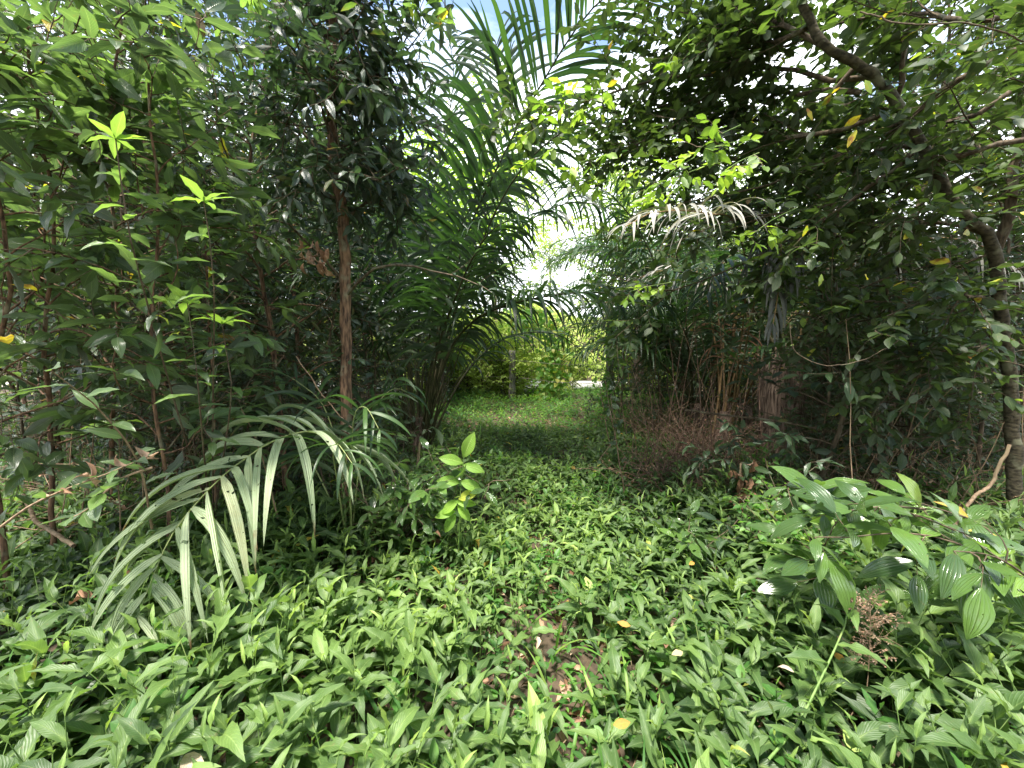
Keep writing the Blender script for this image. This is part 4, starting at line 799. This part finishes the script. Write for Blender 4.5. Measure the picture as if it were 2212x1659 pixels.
for x, y, s_, lab in ((-.6, 15.9, 1.15, 'tall pale green tree rising above the sunlit bushes'), (4.9, 17, .95, 'tree rising beyond the road right of the opening'), (3.0, 12.7, .78, 'slender light green tree beside the fence just right of the opening'), (2.9, 31, .8, 'distant tree closing the opening at the top of the slope')):
    place('treeF', x, y, x*7, s_, lab, None, 'tree')
zone(3, (4.2, 8.5), lambda y: (.75*y+.8, 1.35*y+.5), ['treeM'], (.7, 1.), 'tall dark tree crowding the thicket behind the leaning tree', 'tall trees in the right thicket', 'tree', 1.)
zone(4, (4.5, 9), lambda y: (-1.35*y-.5, -.5*y-.8), ['treeM'], (.8, 1.1), 'tall tree crowding the back of the left thicket', 'tall trees in the left thicket', 'tree', 1.)
zone(14, (18.5, 30), lambda y: (.34*y, 34), ['treeF', 'treeG'], (.7, 1.), 'leafy tree on the slope beyond the road, right side', 'trees on the right slope', 'tree', 1.8)
zone(22, (13.3, 13.9), lambda y: (-9, 2.3), ['sapE'], (.7, 1.1), 'low light green bush hiding the road left of the opening', 'low roadside bushes on the left', 'bush', .3)
zone(16, (13.0, 13.7), lambda y: (3.15, 11), ['sapE'], (.7, 1.1), 'low light green bush hiding the road right of the opening', 'low roadside bushes on the right', 'bush', .3)
zone(5, (7.2, 11), lambda y: (.34*y+.6, .8*y), ['treeM'], (.85, 1.05), 'tall tree standing behind the palms right of the opening', 'tall trees behind the right palms', 'tree', .9)
zone(6, (7.5, 11), lambda y: (-.75*y, -.2*y-.9), ['treeM'], (.85, 1.1), 'tall tree standing behind the large palm', 'tall trees behind the large palm', 'tree', .9)
zone(20, (-9, -3.2), lambda y: (-13, 13), ['treeM', 'treeF'], (.9, 1.15), 'unseen tree added behind the camera to block low sky light', 'trees added behind the camera against low sky light', 'tree', 1.6)  # out-of-view trees added to keep low sky light out of the thicket
for x, y, k, s_, lab in ((2.35, 8.6, 'sapD', 1., 'leafy sapling pressing in on the right side of the path near the post'), (2.1, 7.4, 'sapC', .85, 'low dark sapling at the right path edge in front of the dark palm'), (2.75, 9.9, 'sapD', 1.1, 'sapling just right of the fence post with the strap'), (-1.75, 9.2, 'sapC', .9, 'low dark sapling beside the far palm trunk'), (-2.3, 10.6, 'sapD', .9, 'sapling left of the grey fence post'), (-1.5, 6.6, 'sapC', .8, 'low sapling directly behind the large palm')):
    place(k, x, y, x*5, s_, lab, None, 'sapling')
zone(16, (3.0, 5.6), lambda y: (-1.2*y, -.36*y-.3), ['sapC'], (.42, .62), 'knee to waist high dark bush under the left saplings', 'low bushes in the left thicket', 'bush', .35)
zone(16, (3.2, 5.6), lambda y: (.5*y+.2, 1.2*y), ['sapC'], (.42, .62), 'knee to waist high dark bush under the leaning tree', 'low bushes in the right thicket', 'bush', .35)
def slope_plants():
    b = Buf(); n = 30000; y = rng.uniform(17.6, 30, n); x = rng.uniform(-14, 26, n); z = gz(x, y); az = rng.uniform(0, 6.28, n); el = rng.uniform(-.2, 1.3, n)
    scatter(b, T['far'], np.stack([x, y, z+rng.uniform(0, .35, n)], 1), np.stack([np.cos(az)*np.cos(el), np.sin(az)*np.cos(el), np.sin(el)], 1), np.array([0, -.3, 1.])+rng.normal(0, .4, (n, 3)), rng.uniform(.15, .4, n), rng.uniform(.0, 1, n), 'leaf_slope_sunlit')
    tag(b.build('sunlit_slope_grass'), kind='stuff', label='rank grass in a painted sunlit colour covering the slope beyond the road')
slope_plants()

# ------------------------------------------------------------------ dry brush, vines, fallen bits
def brush(label, B, h, rad, n, mat='drystem', seedl=0):
    b = Buf(); B = np.array(B, float); paths = []
    for i in range(n):
        az = rng.uniform(0, 6.28); p = B+[rng.normal(0, rad*.45), rng.normal(0, rad*.45), rng.uniform(0, h*.3)]
        paths.append(wander(p, [math.cos(az)*.8, math.sin(az)*.8, rng.uniform(.1, 1)], rng.uniform(.3, 1)*h, 6, .22, -.06))
    tubes(b, np.array(paths), np.linspace(.005, .0015, 7)[None], mat, 4)
    up_ = np.array([wander(B+[rng.normal(0, rad*.6), rng.normal(0, rad*.6), 0], [rng.normal(0, .18), rng.normal(0, .18), 1], h*rng.uniform(1, 2.4), 6, .07) for _ in range(22)]); tubes(b, up_, np.linspace(.006, .002, 7)[None], mat, 4)
    m = n*3; j = rng.integers(0, n, m); k = rng.integers(2, 7, m); pa = np.array(paths)
    scatter(b, T['dead'], pa[j, k], rng.normal(0, 1, (m, 3)), rng.normal(0, 1, (m, 3)), rng.uniform(.02, .05, m), rng.uniform(.2, 1, m), 'dead')
    o = b.build('dry_brush', None, tuple(B)); tag(o, label, 'brush')
M['drystem_red'] = bark_mat('reddish_dry_stem', (.12, .075, .055), (.26, .17, .13), (.2, .12, .08), bump=.1)
brush('tangle of reddish dry stems at the right edge of the path', gp(1455, 4.0), .6, .5, 200, 'drystem_red')
brush('heap of dry brown stems under the shaggy palm', gp(1520, 4.9), 1.0, .6, 220, 'drystem_red')
brush('dry brown brush at the foot of the withered palm', gp(1440, 6.2), .9, .6, 170, 'drystem')
brush('dead twiggy brush under the left saplings', gp(330, 3.4), .9, .9, 260, 'drystem')
brush('dead twiggy brush under the leaning tree', gp(1980, 3.4), .9, .9, 300, 'drystem')
def liana(pts, r, label, leaves=0, mat='twig', tm='heart', size=.06, lm='leaf_small', tr_=(.3, .9), sp=.05):
    w_, c_ = Buf(), Buf(); b = spline(PP(*pts), 40); b += np.cumsum(rng.normal(0, .002, b.shape), 0); tubes(w_, b, np.full(40, r), mat, 6)
    if leaves:
        i = rng.integers(0, 40, leaves); ax = rng.normal(0, 1, (leaves, 3))+[0, -.3, -.8]; scatter(c_, T[tm], b[i]+rng.normal(0, sp, (leaves, 3)), ax, np.array([0, -1, .5])+rng.normal(0, .4, (leaves, 3)), rng.uniform(.6, 1.2, leaves)*size, rng.uniform(*tr_, leaves), lm)
        return tree_thing('vine', (w_, c_), label, 'vine', base=tuple(b[0]), parts=('stem', 'leaves'))
    o = w_.build('vine', None, tuple(b[0])); tag(o, label, 'vine')
liana([(1300, 880, 9.3), (1320, 830, 9.3), (1330, 760, 9.4), (1310, 680, 9.5), (1290, 600, 9.5)], .012, 'leafy creeper climbing the right fence post', 500, size=.11, tr_=(.3, .8), sp=.17)
liana([(1180, 860, 11.2), (1195, 800, 11.2), (1200, 740, 11.3), (1180, 700, 11.3), (1110, 690, 11.4)], .01, 'heart-leaved creeper draped over the sunlit bush', 900, size=.14, tr_=(.7, 1.), sp=.22)
liana([(1290, 1000, 4.0), (1330, 940, 4.1), (1320, 860, 4.2), (1345, 800, 4.3), (1330, 700, 4.4)], .004, 'thin vine with dark oval leaves hanging at the right of the opening', 40, size=.09, tm='ovalh', lm='leaf_dark_shaded', tr_=(.3, .8))
liana([(2212, 90, 1.9), (2100, 50, 1.9), (1960, 40, 2.0), (1850, 20, 2.1)], .0035, 'bare twig crossing the upper right corner', mat='twig')
liana([(1705, 700, 2.4), (1720, 760, 2.4), (1790, 790, 2.4), (1880, 770, 2.5), (1960, 720, 2.6)], .0025, 'pale looping vine in front of the right thicket', mat='twig')
liana([(1480, 885, 3.9), (1650, 905, 3.8), (1800, 930, 3.6), (1960, 945, 3.4)], .012, 'dark dead branch lying across the right thicket', mat='bark')
liana([(2180, 960, 2.5), (2140, 1040, 2.5), (2100, 1080, 2.45), (2060, 1160, 2.4)], .01, 'pale curved root beside the leaning trunk', mat='drystem')
liana([(50, 1070, 2.2), (90, 1130, 2.1), (160, 1185, 2.0)], .011, 'fallen pale stick at the lower left', mat='drystem')
liana([(640, 770, 2.7), (700, 860, 2.75), (760, 930, 2.8)], .004, 'thin dead twig leaning by the slender trunk', mat='drystem')
liana([(908, 950, 3.3), (900, 1000, 3.3), (893, 1060, 3.3)], .012, 'broken straw-coloured stump of a petiole beside the seedling', mat='drystem')
liana([(1600, 1000, 3.1), (1598, 1080, 3.1), (1605, 1180, 3.1)], .007, 'hanging bundle of withered brown leaves by the right path edge', 60, mat='drystem', tm='dead', size=.13, lm='dead', tr_=(.1, .6))
def fallen():
    data = [(1325, 1566, 'orange', .2, 'bright orange fallen leaf low in the middle foreground'), (1475, 1408, 'orange', 1., 'pale cream fallen leaf lying on the herbs'), (1822, 1432, 'orange', .3, 'orange leaf caught among herbs at the lower right'),
     (1362, 1352, 'orange', .1, 'small orange leaf right of the parted strip'), (1438, 1400, 'dead', .4, 'crumpled red-brown leaf beside the pale one'), (1715, 1452, 'dead', 1., 'curled whitish leaf left of the orange one'),
     (1160, 1375, 'dead', .95, 'pale brown dead leaf at the centre foreground'), (400, 1630, 'dead', 1., 'large pale torn leaf low at the left'), (2180, 1400, 'dead', .9, 'pinkish dead leaf at the right edge'), (1240, 1560, 'dead', .5, 'brown leaf standing in the parted strip'), (1500, 1215, 'orange', .2, 'tiny yellow leaf near the path edge'), (205, 1290, 'dead', .6, 'big rust-brown dead leaf under the pale frond'), (235, 1250, 'dead', .5, 'folded rust-brown dead leaf above the big one'), (940, 1150, 'dead', .6, 'brown dead leaf at the seedling foot')]
    for x, y, mt, tn, lab in data:
        v = P(x, y, 1.)-CAM; t = (.27-1.5)/v[2]
        p = CAM+v*t; b = Buf(); s = .15 if 'big' in lab or 'large' in lab or 'folded' in lab else (.04 if 'tiny' in lab else .058)
        az = rng.uniform(0, 6.28); scatter(b, T['dead'] if mt == 'dead' else T['ovalh'], [p], [math.cos(az), math.sin(az), .1], [rng.normal(0, .3), -.5, 1], s, tn, mt)
        tag(b.build('fallen_leaf', None, tuple(p)), lab, 'leaf', 'fallen leaves')
fallen()
